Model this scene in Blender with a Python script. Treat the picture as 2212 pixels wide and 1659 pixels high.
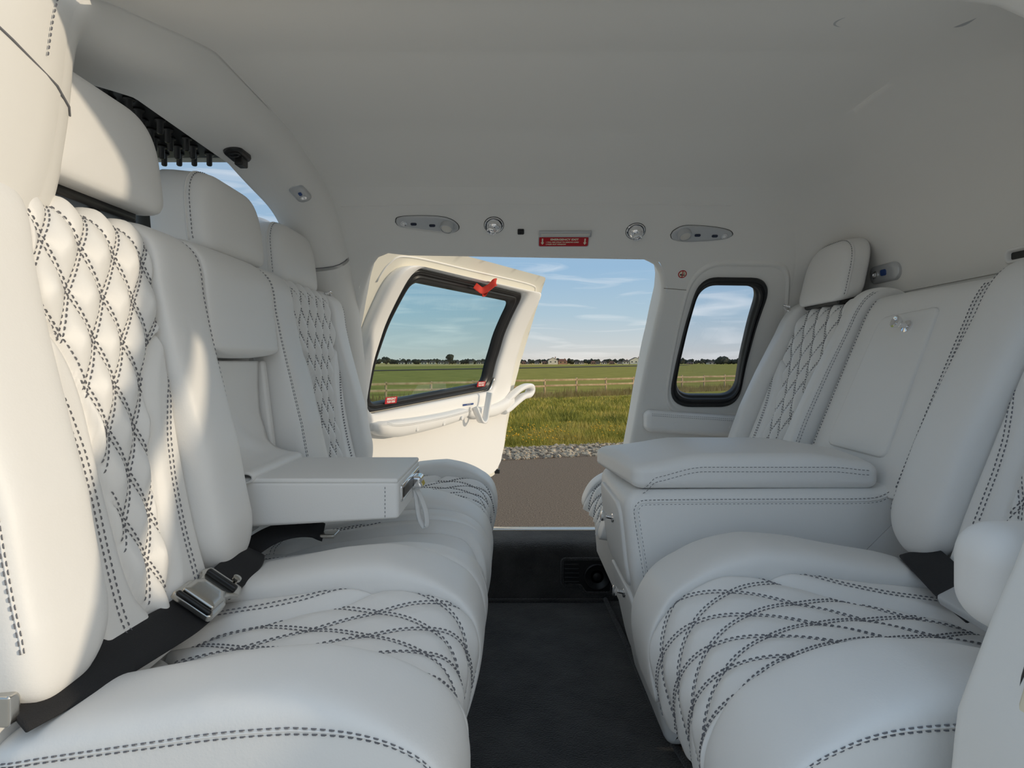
import bpy, bmesh, math, random
import numpy as np
from mathutils import Vector, Matrix
from mathutils.geometry import delaunay_2d_cdt

for o in list(bpy.data.objects):
    bpy.data.objects.remove(o, do_unlink=True)
SC = bpy.context.scene
COL = SC.collection
random.seed(7)
RNG = np.random.default_rng(7)

# ------------------------------------------------------------------ camera
F, CX, CY, CZ = 1250.0, 1106.0, 782.0, 0.75      # focal length in pixels of the 2212 x 1659 frame, eye height
cam_d = bpy.data.cameras.new('camera')
cam = bpy.data.objects.new('camera', cam_d)
COL.objects.link(cam)
cam.location = (0, 0, CZ)
cam.rotation_euler = (math.pi / 2, 0, 0)
cam_d.sensor_width = 36.0
cam_d.lens = 36.0 * F / 2212.0
cam_d.shift_y = -(829.5 - CY) / 2212.0
cam_d.clip_start = 0.02
cam_d.clip_end = 5000
SC.camera = cam

# ------------------------------------------------------------------ world
def ramp(nt, stops, interp='LINEAR'):
    n = nt.nodes.new('ShaderNodeValToRGB')
    cr = n.color_ramp
    cr.interpolation = interp
    while len(cr.elements) > 1:
        cr.elements.remove(cr.elements[-1])
    cr.elements[0].position = stops[0][0]
    cr.elements[0].color = (*stops[0][1], 1)
    for p, c in stops[1:]:
        e = cr.elements.new(p)
        e.color = (*c, 1)
    return n

SKY_STRENGTH = 0.84
world = bpy.data.worlds.new('sky')
SC.world = world
world.use_nodes = True
nt = world.node_tree
nt.nodes.clear()
tc = nt.nodes.new('ShaderNodeTexCoord')
sep = nt.nodes.new('ShaderNodeSeparateXYZ')
nt.links.new(tc.outputs['Generated'], sep.inputs[0])
rp = ramp(nt, [(0.0, (.56, .54, .51)), (.03, (.49, .53, .54)), (.08, (.36, .48, .56)),
               (.16, (.26, .41, .57)), (.30, (.28, .40, .54)), (1.0, (.30, .40, .52))])
nt.links.new(sep.outputs['Z'], rp.inputs[0])
mp = nt.nodes.new('ShaderNodeMapping')
mp.inputs['Scale'].default_value = (2.5, 2.5, 22)
nt.links.new(tc.outputs['Generated'], mp.inputs[0])
nz = nt.nodes.new('ShaderNodeTexNoise')
nz.inputs['Scale'].default_value = 2.2
nz.inputs['Detail'].default_value = 8
nz.inputs['Distortion'].default_value = 1.0
nt.links.new(mp.outputs[0], nz.inputs['Vector'])
cr = ramp(nt, [(.50, (0, 0, 0)), (.80, (.5, .5, .5))])
nt.links.new(nz.outputs['Fac'], cr.inputs[0])
mx = nt.nodes.new('ShaderNodeMixRGB')
mx.inputs[2].default_value = (.86, .85, .83, 1)
nt.links.new(cr.outputs[0], mx.inputs[0])
# the sky is paler and brighter on the sun's side, as an evening sky is
dt = nt.nodes.new('ShaderNodeVectorMath')
dt.operation = 'DOT_PRODUCT'
dt.inputs[1].default_value = (.96, -.18, .15)
nt.links.new(tc.outputs['Generated'], dt.inputs[0])
gl = nt.nodes.new('ShaderNodeMapRange')
gl.inputs['From Min'].default_value = .35
gl.inputs['From Max'].default_value = 1.0
nt.links.new(dt.outputs['Value'], gl.inputs['Value'])
gx_ = nt.nodes.new('ShaderNodeMixRGB')
gx_.inputs[2].default_value = (1.15, 1.06, .90, 1)
gp = nt.nodes.new('ShaderNodeMath')
gp.operation = 'POWER'
gp.inputs[1].default_value = 2.0
nt.links.new(gl.outputs[0], gp.inputs[0])
nt.links.new(gp.outputs[0], gx_.inputs[0])
nt.links.new(rp.outputs[0], gx_.inputs[1])
nt.links.new(gx_.outputs[0], mx.inputs[1])
bg = nt.nodes.new('ShaderNodeBackground')
bg.inputs['Strength'].default_value = SKY_STRENGTH
nt.links.new(mx.outputs[0], bg.inputs['Color'])
wo = nt.nodes.new('ShaderNodeOutputWorld')
nt.links.new(bg.outputs[0], wo.inputs[0])

# sun (low evening sun from behind the tail, slightly to the near side)
sun_d = bpy.data.lights.new('sun', 'SUN')
sun_d.energy = 1.2
sun_d.color = (1.0, .85, .64)
sun_d.angle = math.radians(1.2)
sun = bpy.data.objects.new('sun', sun_d)
COL.objects.link(sun)
SUN = Vector((.96, -.18, .15)).normalized()
sun.rotation_euler = SUN.to_track_quat('Z', 'Y').to_euler()
sun.location = (20, 15, 10)

# ------------------------------------------------------------------ view
SC.view_settings.view_transform = 'Standard'
SC.view_settings.look = 'None'
SC.view_settings.gamma = 1
SC.view_settings.use_curve_mapping = False
SC.view_settings.exposure = 0.50

# ------------------------------------------------------------------ materials
def mat(name, col, rough=.5, metal=0.0, bump=None, var=None, spec=.5, coat=0, sheen=0):
    m = bpy.data.materials.new(name)
    m.use_nodes = True
    n = m.node_tree
    b = n.nodes['Principled BSDF']
    b.inputs['Base Color'].default_value = (*col, 1)
    b.inputs['Roughness'].default_value = rough
    b.inputs['Metallic'].default_value = metal
    b.inputs['Specular IOR Level'].default_value = spec
    b.inputs['Coat Weight'].default_value = coat
    b.inputs['Sheen Weight'].default_value = sheen
    tcn = n.nodes.new('ShaderNodeTexCoord')
    if var:                                   # (scale, second colour, low, high)
        z = n.nodes.new('ShaderNodeTexNoise')
        z.inputs['Scale'].default_value = var[0]
        z.inputs['Detail'].default_value = 6
        n.links.new(tcn.outputs['Object'], z.inputs['Vector'])
        r = ramp(n, [(var[2], col), (var[3], var[1])])
        n.links.new(z.outputs['Fac'], r.inputs[0])
        n.links.new(r.outputs[0], b.inputs['Base Color'])
    if bump:                                  # list of (scale, strength, distance)
        prev = None
        for sc, st, di in bump:
            z = n.nodes.new('ShaderNodeTexNoise')
            z.inputs['Scale'].default_value = sc
            z.inputs['Detail'].default_value = 4
            n.links.new(tcn.outputs['Object'], z.inputs['Vector'])
            k = n.nodes.new('ShaderNodeBump')
            k.inputs['Strength'].default_value = st
            k.inputs['Distance'].default_value = di
            n.links.new(z.outputs['Fac'], k.inputs['Height'])
            if prev:
                n.links.new(prev.outputs[0], k.inputs['Normal'])
            prev = k
        n.links.new(prev.outputs[0], b.inputs['Normal'])
    return m

M = {}
M['leather'] = mat('white_leather', (.90, .885, .86), .42, bump=[(14, .22, .006), (420, .25, .0006)], spec=.4)
M['leather_plain'] = mat('white_leather_smooth', (.90, .885, .86), .45, bump=[(420, .2, .0005)], spec=.4)
M['trim'] = mat('white_trim_vinyl', (.87, .85, .81), .55, bump=[(700, .15, .0004)], spec=.35)
M['headliner'] = mat('headliner_cloth', (.87, .85, .81), .75, bump=[(900, .25, .0005)], spec=.2)
M['gelcoat'] = mat('cream_paint', (.86, .83, .73), .35, spec=.5)
M['seam'] = mat('seam_brown', (.30, .27, .23), .9)  # dark brown of the seam and joint lines in the lining
M['thread'] = mat('grey_thread', (.19, .19, .205), .8)
M['carpet'] = mat('charcoal_carpet', (.036, .034, .033), .95, bump=[(260, .9, .006), (30, .3, .01)],
                  var=(9, (.080, .076, .072), .35, .7), spec=.1, sheen=.3)
M['rubber'] = mat('black_rubber', (.012, .012, .013), .38, spec=.5)
M['blackplastic'] = mat('black_plastic', (.012, .012, .012), .35)
M['webbing'] = mat('black_webbing', (.014, .014, .016), .75, bump=[(900, .8, .001)])
M['chrome'] = mat('chrome', (.86, .86, .87), .07, 1.0)
M['steel'] = mat('brushed_steel', (.62, .60, .56), .22, 1.0, bump=[(120, .1, .001)])
M['silver'] = mat('silver_paint', (.56, .57, .58), .35, .35)
M['red'] = mat('red_placard', (.50, .012, .020), .45)
M['redstrap'] = mat('red_strap', (.62, .035, .015), .7)
M['whitetext'] = mat('white_print', (.85, .83, .78), .6)
M['creamprint'] = mat('cream_print', (.85, .78, .60), .6)
M['navy'] = mat('navy_switch', (.012, .018, .045), .3)
M['blue'] = mat('blue_label', (.02, .06, .22), .4)
M['lens'] = mat('frosted_lens', (.72, .69, .63), .3)
M['bulb'] = mat('white_bulb', (.85, .85, .85), .2)
M['darkcloth'] = mat('dark_olive_leather', (.055, .055, .048), .5, bump=[(300, .2, .001)])
M['cockpit'] = mat('cockpit_grey', (.55, .56, .50), .5)
M['wood'] = mat('weathered_rail', (.42, .28, .15), .85, var=(3, (.58, .42, .25), .35, .65), bump=[(12, .4, .01)])
M['asphalt'] = mat('asphalt', (.19, .135, .092), .9, var=(70, (.40, .29, .20), .35, .7),
                   bump=[(90, .9, .02), (300, .6, .006)], spec=.2)
M['gravel'] = mat('gravel_stone', (.20, .17, .135), .85, var=(12, (.66, .52, .36), .38, .62))
M['roof'] = mat('roof_tile', (.10, .07, .055), .8)
M['roofred'] = mat('roof_red_tile', (.20, .085, .05), .8)
M['wallwhite'] = mat('house_render', (.80, .72, .58), .8)
M['wallbrick'] = mat('house_brick', (.42, .24, .15), .8)
M['pane'] = mat('house_window', (.03, .035, .04), .2)
M['crown'] = mat('tree_leaves', (.030, .034, .022), .9, var=(.8, (.055, .055, .033), .35, .7))
M['bark'] = mat('tree_bark', (.06, .045, .03), .9)
M['flower'] = mat('yellow_flower', (.75, .42, .02), .7)
M['door_leather'] = M['leather_plain']

def glass(name, tint, refl=.08):
    m = bpy.data.materials.new(name)
    m.use_nodes = True
    n = m.node_tree
    n.nodes.clear()
    t = n.nodes.new('ShaderNodeBsdfTransparent')
    t.inputs[0].default_value = (*tint, 1)
    g = n.nodes.new('ShaderNodeBsdfGlossy')
    g.inputs['Roughness'].default_value = .02
    lw = n.nodes.new('ShaderNodeLayerWeight')
    lw.inputs['Blend'].default_value = .5
    pw = n.nodes.new('ShaderNodeMath')
    pw.operation = 'POWER'
    pw.inputs[1].default_value = 4.0
    n.links.new(lw.outputs['Facing'], pw.inputs[0])
    fr = n.nodes.new('ShaderNodeMath')
    fr.operation = 'MULTIPLY_ADD'
    fr.inputs[1].default_value = .85
    fr.inputs[2].default_value = .04
    n.links.new(pw.outputs[0], fr.inputs[0])
    x = n.nodes.new('ShaderNodeMixShader')
    n.links.new(fr.outputs[0], x.inputs[0])
    n.links.new(t.outputs[0], x.inputs[1])
    n.links.new(g.outputs[0], x.inputs[2])
    o = n.nodes.new('ShaderNodeOutputMaterial')
    n.links.new(x.outputs[0], o.inputs[0])
    return m
M['glass_door'] = glass('tinted_glass', (.70, .86, .86))
M['glass_rear'] = glass('clear_acrylic', (.82, .86, .93))

def field_material():
    m = bpy.data.materials.new('grass_field')
    m.use_nodes = True
    n = m.node_tree
    b = n.nodes['Principled BSDF']
    b.inputs['Roughness'].default_value = .95
    b.inputs['Specular IOR Level'].default_value = .1
    tcn = n.nodes.new('ShaderNodeTexCoord')
    mpn = n.nodes.new('ShaderNodeMapping')
    mpn.inputs['Scale'].default_value = (.25, .6, 1)
    n.links.new(tcn.outputs['Object'], mpn.inputs[0])
    z = n.nodes.new('ShaderNodeTexNoise')
    z.inputs['Scale'].default_value = 1.0
    z.inputs['Detail'].default_value = 9
    z.inputs['Roughness'].default_value = .65
    n.links.new(mpn.outputs[0], z.inputs['Vector'])
    r1 = ramp(n, [(.30, (.17, .155, .026)), (.50, (.33, .285, .045)), (.70, (.48, .365, .09))])
    r2 = ramp(n, [(.35, (.52, .37, .12)), (.65, (.68, .48, .17))])
    n.links.new(z.outputs['Fac'], r1.inputs[0])
    n.links.new(z.outputs['Fac'], r2.inputs[0])
    # beyond the airfield road the crop is dry and tan (the road runs obliquely)
    s = n.nodes.new('ShaderNodeSeparateXYZ')
    n.links.new(tcn.outputs['Object'], s.inputs[0])
    a = n.nodes.new('ShaderNodeMath')
    a.operation = 'MULTIPLY_ADD'
    a.inputs[1].default_value = -1.76
    n.links.new(s.outputs['X'], a.inputs[0])
    n.links.new(s.outputs['Y'], a.inputs[2])
    g = n.nodes.new('ShaderNodeMapRange')
    g.inputs['From Min'].default_value = 215
    g.inputs['From Max'].default_value = 245
    n.links.new(a.outputs[0], g.inputs['Value'])
    x = n.nodes.new('ShaderNodeMixRGB')
    n.links.new(g.outputs[0], x.inputs[0])
    n.links.new(r1.outputs[0], x.inputs[1])
    n.links.new(r2.outputs[0], x.inputs[2])
    n.links.new(x.outputs[0], b.inputs['Base Color'])
    return m
M['field'] = field_material()

def grass_material():
    m = bpy.data.materials.new('grass_blade')
    m.use_nodes = True
    n = m.node_tree
    b = n.nodes['Principled BSDF']
    b.inputs['Roughness'].default_value = .8
    tcn = n.nodes.new('ShaderNodeTexCoord')
    z = n.nodes.new('ShaderNodeTexNoise')
    z.inputs['Scale'].default_value = .9
    z.inputs['Detail'].default_value = 8
    n.links.new(tcn.outputs['Object'], z.inputs['Vector'])
    r = ramp(n, [(.32, (.17, .17, .022)), (.5, (.38, .34, .05)), (.66, (.58, .43, .11))])
    n.links.new(z.outputs['Fac'], r.inputs[0])
    n.links.new(r.outputs[0], b.inputs['Base Color'])
    return m
M['grass'] = grass_material()

# ------------------------------------------------------------------ helpers
def org(o):
    v = np.zeros(3)
    while o is not None:
        v += np.array(o.location)
        o = o.parent
    return v

def tag(o, label=None, cat=None, group=None, kind=None):
    if label: o['label'] = label
    if cat: o['category'] = cat
    if group: o['group'] = group
    if kind: o['kind'] = kind
    return o

def thing(name, label, cat, loc=(0, 0, 0), group=None, kind=None):
    o = bpy.data.objects.new(name, None)
    o.empty_display_size = .05
    COL.objects.link(o)
    o.location = loc
    return tag(o, label, cat, group, kind)

def mk(name, V, Fc, m, parent=None, smooth=True, kind=None, label=None, cat=None, group=None):
    V = np.asarray(V, float).reshape(-1, 3)
    if parent is None:
        loc = np.array([V[:, 0].mean(), V[:, 1].mean(), V[:, 2].min()])
        base = loc
    else:
        loc = np.zeros(3)
        base = org(parent)
    me = bpy.data.meshes.new(name)
    me.from_pydata((V - base).tolist(), [], [tuple(int(i) for i in f) for f in Fc])
    me.update()
    bm = bmesh.new()
    bm.from_mesh(me)
    bmesh.ops.recalc_face_normals(bm, faces=bm.faces)
    bm.to_mesh(me)
    bm.free()
    if smooth:
        me.polygons.foreach_set('use_smooth', [True] * len(me.polygons))
    me.materials.append(M[m] if isinstance(m, str) else m)
    o = bpy.data.objects.new(name, me)
    COL.objects.link(o)
    o.location = loc
    if parent is not None:
        o.parent = parent
    tag(o, label, cat, group, kind)
    return o

def autosmooth(o, ang=35):
    me = o.data
    bm = bmesh.new()
    bm.from_mesh(me)
    a = math.radians(ang)
    for e in bm.edges:
        if len(e.link_faces) == 2 and e.calc_face_angle(0) > a:
            e.smooth = False
    bm.to_mesh(me)
    bm.free()
    return o

def gridF(n, m, cu=False, cv=False, off=0):
    I = np.arange(n if cu else n - 1)
    J = np.arange(m if cv else m - 1)
    ii, jj = np.meshgrid(I, J, indexing='ij')
    i2 = (ii + 1) % n
    j2 = (jj + 1) % m
    return (np.stack([ii * m + jj, i2 * m + jj, i2 * m + j2, ii * m + j2], -1).reshape(-1, 4) + off).tolist()

def grid(name, P, m, parent=None, cu=False, cv=False, **k):
    P = np.asarray(P)
    return mk(name, P.reshape(-1, 3), gridF(P.shape[0], P.shape[1], cu, cv), m, parent, **k)

class Acc:
    """collects several shapes into one mesh"""
    def __init__(s):
        s.V, s.F, s.n = [], [], 0
    def add(s, V, Fc):
        V = np.asarray(V, float).reshape(-1, 3)
        s.F += [tuple(int(i) + s.n for i in f) for f in Fc]
        s.V.append(V)
        s.n += len(V)
        return s
    def mk(s, name, m, parent=None, **k):
        return mk(name, np.concatenate(s.V), s.F, m, parent, **k)

def rbox_pts(h, r, n=6, k=4):
    """rounded box: half sizes h, corner radius r"""
    h = np.asarray(h, float)
    r = min(r, h.min() * .999)
    ax = []
    for d in range(3):
        t = r * (1 - np.tan(np.linspace(math.pi / 4, 0, k + 1))) if k else np.array([0, r])
        lo = -h[d] + t
        inner = np.linspace(-h[d] + r, h[d] - r, n + 1)[1:-1] if h[d] - r > 1e-6 else np.array([])
        a = np.unique(np.round(np.concatenate([lo, inner, -lo]), 9))
        ax.append(a)
    V, Fc, off = [], [], 0
    for d in range(3):
        e, f = (d + 1) % 3, (d + 2) % 3
        A, B = np.meshgrid(ax[e], ax[f], indexing='ij')
        for s in (-1, 1):
            P = np.zeros(A.shape + (3,))
            P[..., e] = A; P[..., f] = B; P[..., d] = s * h[d]
            V.append(P.reshape(-1, 3))
            Fc += gridF(A.shape[0], A.shape[1], off=off)
            off += A.size
    V = np.concatenate(V)
    q = np.clip(V, -(h - r), h - r)
    dlt = V - q
    L = np.linalg.norm(dlt, axis=1, keepdims=True)
    V = q + dlt / np.maximum(L, 1e-9) * r
    key = np.round(V, 6)
    u, idx, inv = np.unique(key, axis=0, return_index=True, return_inverse=True)
    inv = inv.reshape(-1)
    Fc = [tuple(inv[list(f)]) for f in Fc]
    Fc = [f for f in Fc if len(set(f)) >= 3]
    Fc = [tuple(dict.fromkeys(f)) for f in Fc]
    return V[idx], Fc

def rbox(name, c, h, r, m, parent=None, rot=None, deform=None, n=6, k=4, **kw):
    V, Fc = rbox_pts(h, r, n, k)
    if deform is not None:
        V = deform(V)
    if rot is not None:
        V = V @ np.array(rot.to_3x3()).T
    return mk(name, V + np.array(c), Fc, m, parent, **kw)

def catmull(P, n):
    P = np.asarray(P, float)
    Q = np.vstack([2 * P[0] - P[1], P, 2 * P[-1] - P[-2]])
    out = []
    seg = len(P) - 1
    for i in range(seg):
        p0, p1, p2, p3 = Q[i], Q[i + 1], Q[i + 2], Q[i + 3]
        t = np.linspace(0, 1, 24, endpoint=False)[:, None]
        out.append(.5 * ((2 * p1) + (-p0 + p2) * t + (2 * p0 - 5 * p1 + 4 * p2 - p3) * t ** 2 + (-p0 + 3 * p1 - 3 * p2 + p3) * t ** 3))
    out.append(P[-1:])
    D = np.concatenate(out)
    L = np.concatenate([[0], np.cumsum(np.linalg.norm(np.diff(D, axis=0), axis=1))])
    s = np.linspace(0, L[-1], n)
    return np.stack([np.interp(s, L, D[:, i]) for i in range(D.shape[1])], -1)

def tube_pts(pts, r, m=10, closed=False):
    P = np.asarray(pts, float)
    n = len(P)
    if closed:
        T = np.roll(P, -1, 0) - np.roll(P, 1, 0)
    else:
        T = np.gradient(P, axis=0)
    T /= np.linalg.norm(T, axis=1, keepdims=True) + 1e-12
    ref = np.array([0, 0, 1.0]) if abs(T[0][2]) < .9 else np.array([1.0, 0, 0])
    U = []
    u = ref - T[0] * ref.dot(T[0])
    for t in T:
        u = u - t * u.dot(t)
        u /= np.linalg.norm(u) + 1e-12
        U.append(u.copy())
    U = np.array(U)
    W = np.cross(T, U)
    a = np.linspace(0, 2 * math.pi, m, endpoint=False)
    r = np.broadcast_to(np.asarray(r, float), (n,))
    V = P[:, None] + (U[:, None] * np.cos(a)[None, :, None] + W[:, None] * np.sin(a)[None, :, None]) * r[:, None, None]
    Fc = gridF(n, m, closed, True)
    V = V.reshape(-1, 3)
    if not closed:
        Fc = Fc + [tuple(range(m))[::-1], tuple((n - 1) * m + i for i in range(m))]
    return V, Fc

def tube(name, pts, r, m, parent=None, seg=10, closed=False, **k):
    V, Fc = tube_pts(pts, r, seg, closed)
    return mk(name, V, Fc, m, parent, **k)

def frame_of(n, up=(0, 0, 1)):
    """matrix whose local z is n, local x as horizontal as can be"""
    n = np.asarray(n, float); n = n / np.linalg.norm(n)
    x = np.cross(np.asarray(up, float), n)
    x /= np.linalg.norm(x)
    y = np.cross(n, x)
    return np.stack([x, y, n], 1)

def lathe_pts(prof, seg=24):
    """prof: list of (radius, height); axis is local z"""
    a = np.linspace(0, 2 * math.pi, seg, endpoint=False)
    prof = np.asarray(prof, float)
    V = np.stack([prof[:, :1] * np.cos(a), prof[:, :1] * np.sin(a), np.repeat(prof[:, 1:2], seg, 1)], -1)
    n = len(prof)
    Fc = gridF(n, seg, False, True)
    Fc += [tuple(range(seg))[::-1], tuple((n - 1) * seg + i for i in range(seg))]
    return V.reshape(-1, 3), Fc

def lathe(name, c, nrm, prof, m, parent=None, seg=24, **k):
    V, Fc = lathe_pts(prof, seg)
    o = mk(name, V @ frame_of(nrm).T + np.array(c), Fc, m, parent, **k)
    return autosmooth(o, 40)

def rrect(w, h, r, n=8, cx=0, cy=0):
    """rounded rectangle outline, full width w and height h"""
    out = []
    for (sx, sy, a0) in ((1, 1, 0), (-1, 1, 90), (-1, -1, 180), (1, -1, 270)):
        for i in range(n + 1):
            a = math.radians(a0 + 90 * i / n)
            out.append((cx + sx * (w / 2 - r) + r * math.cos(a), cy + sy * (h / 2 - r) + r * math.sin(a)))
    return np.array(out)

def rpoly(pts, rad, n=8):
    """polygon with rounded corners"""
    pts = np.asarray(pts, float)
    N = len(pts)
    rad = np.broadcast_to(np.asarray(rad, float), (N,))
    out = []
    for i in range(N):
        p, a, b = pts[i], pts[i - 1], pts[(i + 1) % N]
        d1 = (a - p) / np.linalg.norm(a - p)
        d2 = (b - p) / np.linalg.norm(b - p)
        ang = math.acos(np.clip(d1.dot(d2), -1, 1))
        t = min(rad[i] / math.tan(ang / 2), .49 * np.linalg.norm(a - p), .49 * np.linalg.norm(b - p))
        p1, p2 = p + d1 * t, p + d2 * t
        for s in np.linspace(0, 1, n + 1):
            out.append((1 - s) ** 2 * p1 + 2 * s * (1 - s) * p + s ** 2 * p2)
    return np.array(out)

def resample(pts, step, closed=True):
    P = np.asarray(pts, float)
    if closed:
        P = np.vstack([P, P[:1]])
    L = np.concatenate([[0], np.cumsum(np.linalg.norm(np.diff(P, axis=0), axis=1))])
    n = max(8, int(L[-1] / step))
    s = np.linspace(0, L[-1], n, endpoint=not closed)
    return np.stack([np.interp(s, L, P[:, i]) for i in range(P.shape[1])], -1)

def puffy_pts(outline, rings, fmap):
    """rings: list of (scale, depth) from the back edge to the centre; fmap(x, y, d) -> xyz"""
    o = np.asarray(outline, float)
    c = (o.max(0) + o.min(0)) / 2
    n = len(o)
    V = []
    for s, d in rings:
        p = c + (o - c) * s
        V.append(fmap(p[:, 0], p[:, 1], np.full(n, d)))
    V = np.concatenate(V)
    Fc = gridF(len(rings), n, False, True)
    last = (len(rings) - 1) * n
    cc = fmap(np.array([c[0]]), np.array([c[1]]), np.array([rings[-1][1]]))
    V = np.concatenate([V, cc])
    ci = len(V) - 1
    Fc += [(last + i, last + (i + 1) % n, ci) for i in range(n)]
    return V, Fc

def puffy(name, outline, rings, fmap, m, parent=None, **k):
    V, Fc = puffy_pts(outline, rings, fmap)
    return mk(name, V, Fc, m, parent, **k)

def plate_rings(t, r):
    """flat plate with a rounded rim; r relative inset"""
    return [(1, 0), (1, t * .6), (1 - r * .3, t * .9), (1 - r, t), (.6, t), (.25, t)]

def strip_pts(P, Nn, w, t, side=None):
    """ribbon along P, with normals Nn, full width w and thickness t"""
    P = np.asarray(P, float); Nn = np.asarray(Nn, float)
    T = np.gradient(P, axis=0)
    T /= np.linalg.norm(T, axis=1, keepdims=True)
    Nn = Nn / np.linalg.norm(Nn, axis=1, keepdims=True)
    S = np.cross(T, Nn)
    S /= np.linalg.norm(S, axis=1, keepdims=True)
    w = np.broadcast_to(np.asarray(w, float), (len(P),))[:, None]
    prof = [(-.5, 0), (-.47, .5), (-.3, .62), (.3, .62), (.47, .5), (.5, 0), (.47, -.5), (-.47, -.5)]
    V = np.stack([P + S * w * a + Nn * t * b for a, b in prof], 1)
    n, m = V.shape[:2]
    Fc = gridF(n, m, False, True) + [tuple(range(m))[::-1], tuple((n - 1) * m + i for i in range(m))]
    return V.reshape(-1, 3), Fc

class Stitch:
    """sewing thread: short raised dashes along curves on a surface"""
    def __init__(s):
        s.V, s.F, s.n = [], [], 0
    def line(s, P, Nn, dash=.0050, gap=.0028, w=.0009, lift=.0004):
        P = np.asarray(P, float); Nn = np.asarray(Nn, float)
        if len(P) < 3: return
        L = np.concatenate([[0], np.cumsum(np.linalg.norm(np.diff(P, axis=0), axis=1))])
        k = int(L[-1] / (dash + gap))
        if k < 1: return
        a = np.arange(k) * (dash + gap)
        f = lambda q, A: np.stack([np.interp(q, L, A[:, i]) for i in range(3)], -1)
        p0, p1 = f(a, P), f(a + dash, P)
        nn = f(a + dash / 2, Nn)
        nn /= np.linalg.norm(nn, axis=1, keepdims=True) + 1e-12
        T = p1 - p0
        S = np.cross(T, nn)
        S /= np.linalg.norm(S, axis=1, keepdims=True) + 1e-12
        S *= w / 2
        mid = (p0 + p1) / 2 + nn * (lift + w * .7)
        lo0, lo1 = p0 - nn * w * .6, p1 - nn * w * .6
        V = np.stack([lo0 - S, lo0 + S, lo1 + S, lo1 - S, mid - S * .7 - T * .3, mid + S * .7 - T * .3, mid + S * .7 + T * .3, mid - S * .7 + T * .3], 1)
        base = np.arange(k)[:, None, None] * 8 + s.n
        q = np.array([[4, 5, 6, 7], [0, 1, 5, 4], [1, 2, 6, 5], [2, 3, 7, 6], [3, 0, 4, 7]])[None]
        s.V.append(V.reshape(-1, 3))
        s.F.append((base + q).reshape(-1, 4))
        s.n += k * 8
    def mk(s, parent, name='stitching', m='thread', **kw):
        if not s.V: return
        V = np.concatenate(s.V); Fc = np.concatenate(s.F)
        me = bpy.data.meshes.new(name)
        me.from_pydata((V - org(parent)).tolist(), [], Fc.tolist())
        me.materials.append(M[m])
        o = bpy.data.objects.new(name, me)
        COL.objects.link(o)
        o.parent = parent
        o['kind'] = 'stuff'
        return o

def text_pts(body, size, align='CENTER', bold=0.0):
    cu = bpy.data.curves.new('print', 'FONT')
    cu.body = body
    cu.size = size
    cu.align_x = align
    cu.align_y = 'CENTER'
    cu.offset = bold
    cu.extrude = 0
    cu.resolution_u = 3
    o = bpy.data.objects.new('print', cu)
    COL.objects.link(o)
    bpy.context.view_layer.update()
    me = bpy.data.meshes.new_from_object(o.evaluated_get(bpy.context.evaluated_depsgraph_get()))
    V = np.array([v.co[:] for v in me.vertices]).reshape(-1, 3)
    Fc = [tuple(p.vertices) for p in me.polygons]
    bpy.data.objects.remove(o)
    bpy.data.curves.remove(cu)
    bpy.data.meshes.remove(me)
    return V, Fc

def text_on(name, body, size, fmap, m, parent, align='CENTER', at=(0, 0), bold=0.0, d=.0008, sx=1.0):
    V, Fc = text_pts(body, size, align, bold)
    if len(V) == 0: return
    W = fmap(V[:, 0] * sx + at[0], V[:, 1] + at[1], np.full(len(V), d))
    return mk(name, W, Fc, m, parent, smooth=False)

def sheet_with_holes(outer, holes, step, fmap, extra=None):
    """triangulated sheet inside outer minus holes (2D), mapped to 3D by fmap(a, b)"""
    loops = [resample(outer, step)] + [resample(h, step * .6) for h in holes]
    V, E, off = [], [], 0
    for lp in loops:
        V += [Vector(p) for p in lp]
        E += [(off + i, off + (i + 1) % len(lp)) for i in range(len(lp))]
        off += len(lp)
    lo, hi = loops[0].min(0), loops[0].max(0)
    gx = np.arange(lo[0] + step / 2, hi[0], step)
    gy = np.arange(lo[1] + step / 2, hi[1], step)
    def inside(p, poly):
        x, y = p
        r = False
        j = len(poly) - 1
        xs, ys = poly[:, 0], poly[:, 1]
        xj, yj = np.roll(xs, 1), np.roll(ys, 1)
        c = ((ys > y) != (yj > y)) & (x < (xj - xs) * (y - ys) / (yj - ys + 1e-15) + xs)
        return bool(c.sum() % 2)
    allb = np.concatenate(loops)
    for x in gx:
        for y in gy:
            if np.min((allb[:, 0] - x) ** 2 + (allb[:, 1] - y) ** 2) < (step * .5) ** 2: continue
            if not inside((x, y), loops[0]): continue
            if any(inside((x, y), h) for h in loops[1:]): continue
            V.append(Vector((x, y)))
    res = delaunay_2d_cdt(V, E, [], 0, 1e-7)
    vv = np.array([v[:] for v in res[0]])
    Fc = []
    for f in res[2]:
        c = vv[list(f)].mean(0)
        if inside(c, loops[0]) and not any(inside(c, h) for h in loops[1:]):
            Fc.append(f)
    return fmap(vv[:, 0], vv[:, 1]), Fc, loops

# ------------------------------------------------------------------ cabin shell shape
ZF = np.array([-.1, .17, .4, .6, .75, .87, .95, 1.02, 1.08, 1.14, 1.2, 1.225, 1.243, 1.252, 1.256])
YF = np.array([1.95, 1.95, 1.95, 1.935, 1.90, 1.85, 1.80, 1.75, 1.70, 1.64, 1.56, 1.48, 1.38, 1.28, 1.17])
YN = np.array([.47, .47, .475, .49, .545, .615, .655, .672, .680, .688, .706, .74, .83, .95, 1.05])
_zz = np.linspace(-.1, 1.256, 400)
def _smooth(a, k=9):
    pad = np.concatenate([np.full(k, a[0]), a, np.full(k, a[-1])])
    return np.convolve(pad, np.ones(2 * k + 1) / (2 * k + 1), 'valid')
_yf, _yn = _smooth(np.interp(_zz, ZF, YF)), _smooth(np.interp(_zz, ZF, YN))
def Yw(z): return np.interp(z, _zz, _yf)          # far side wall, inner face
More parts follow.
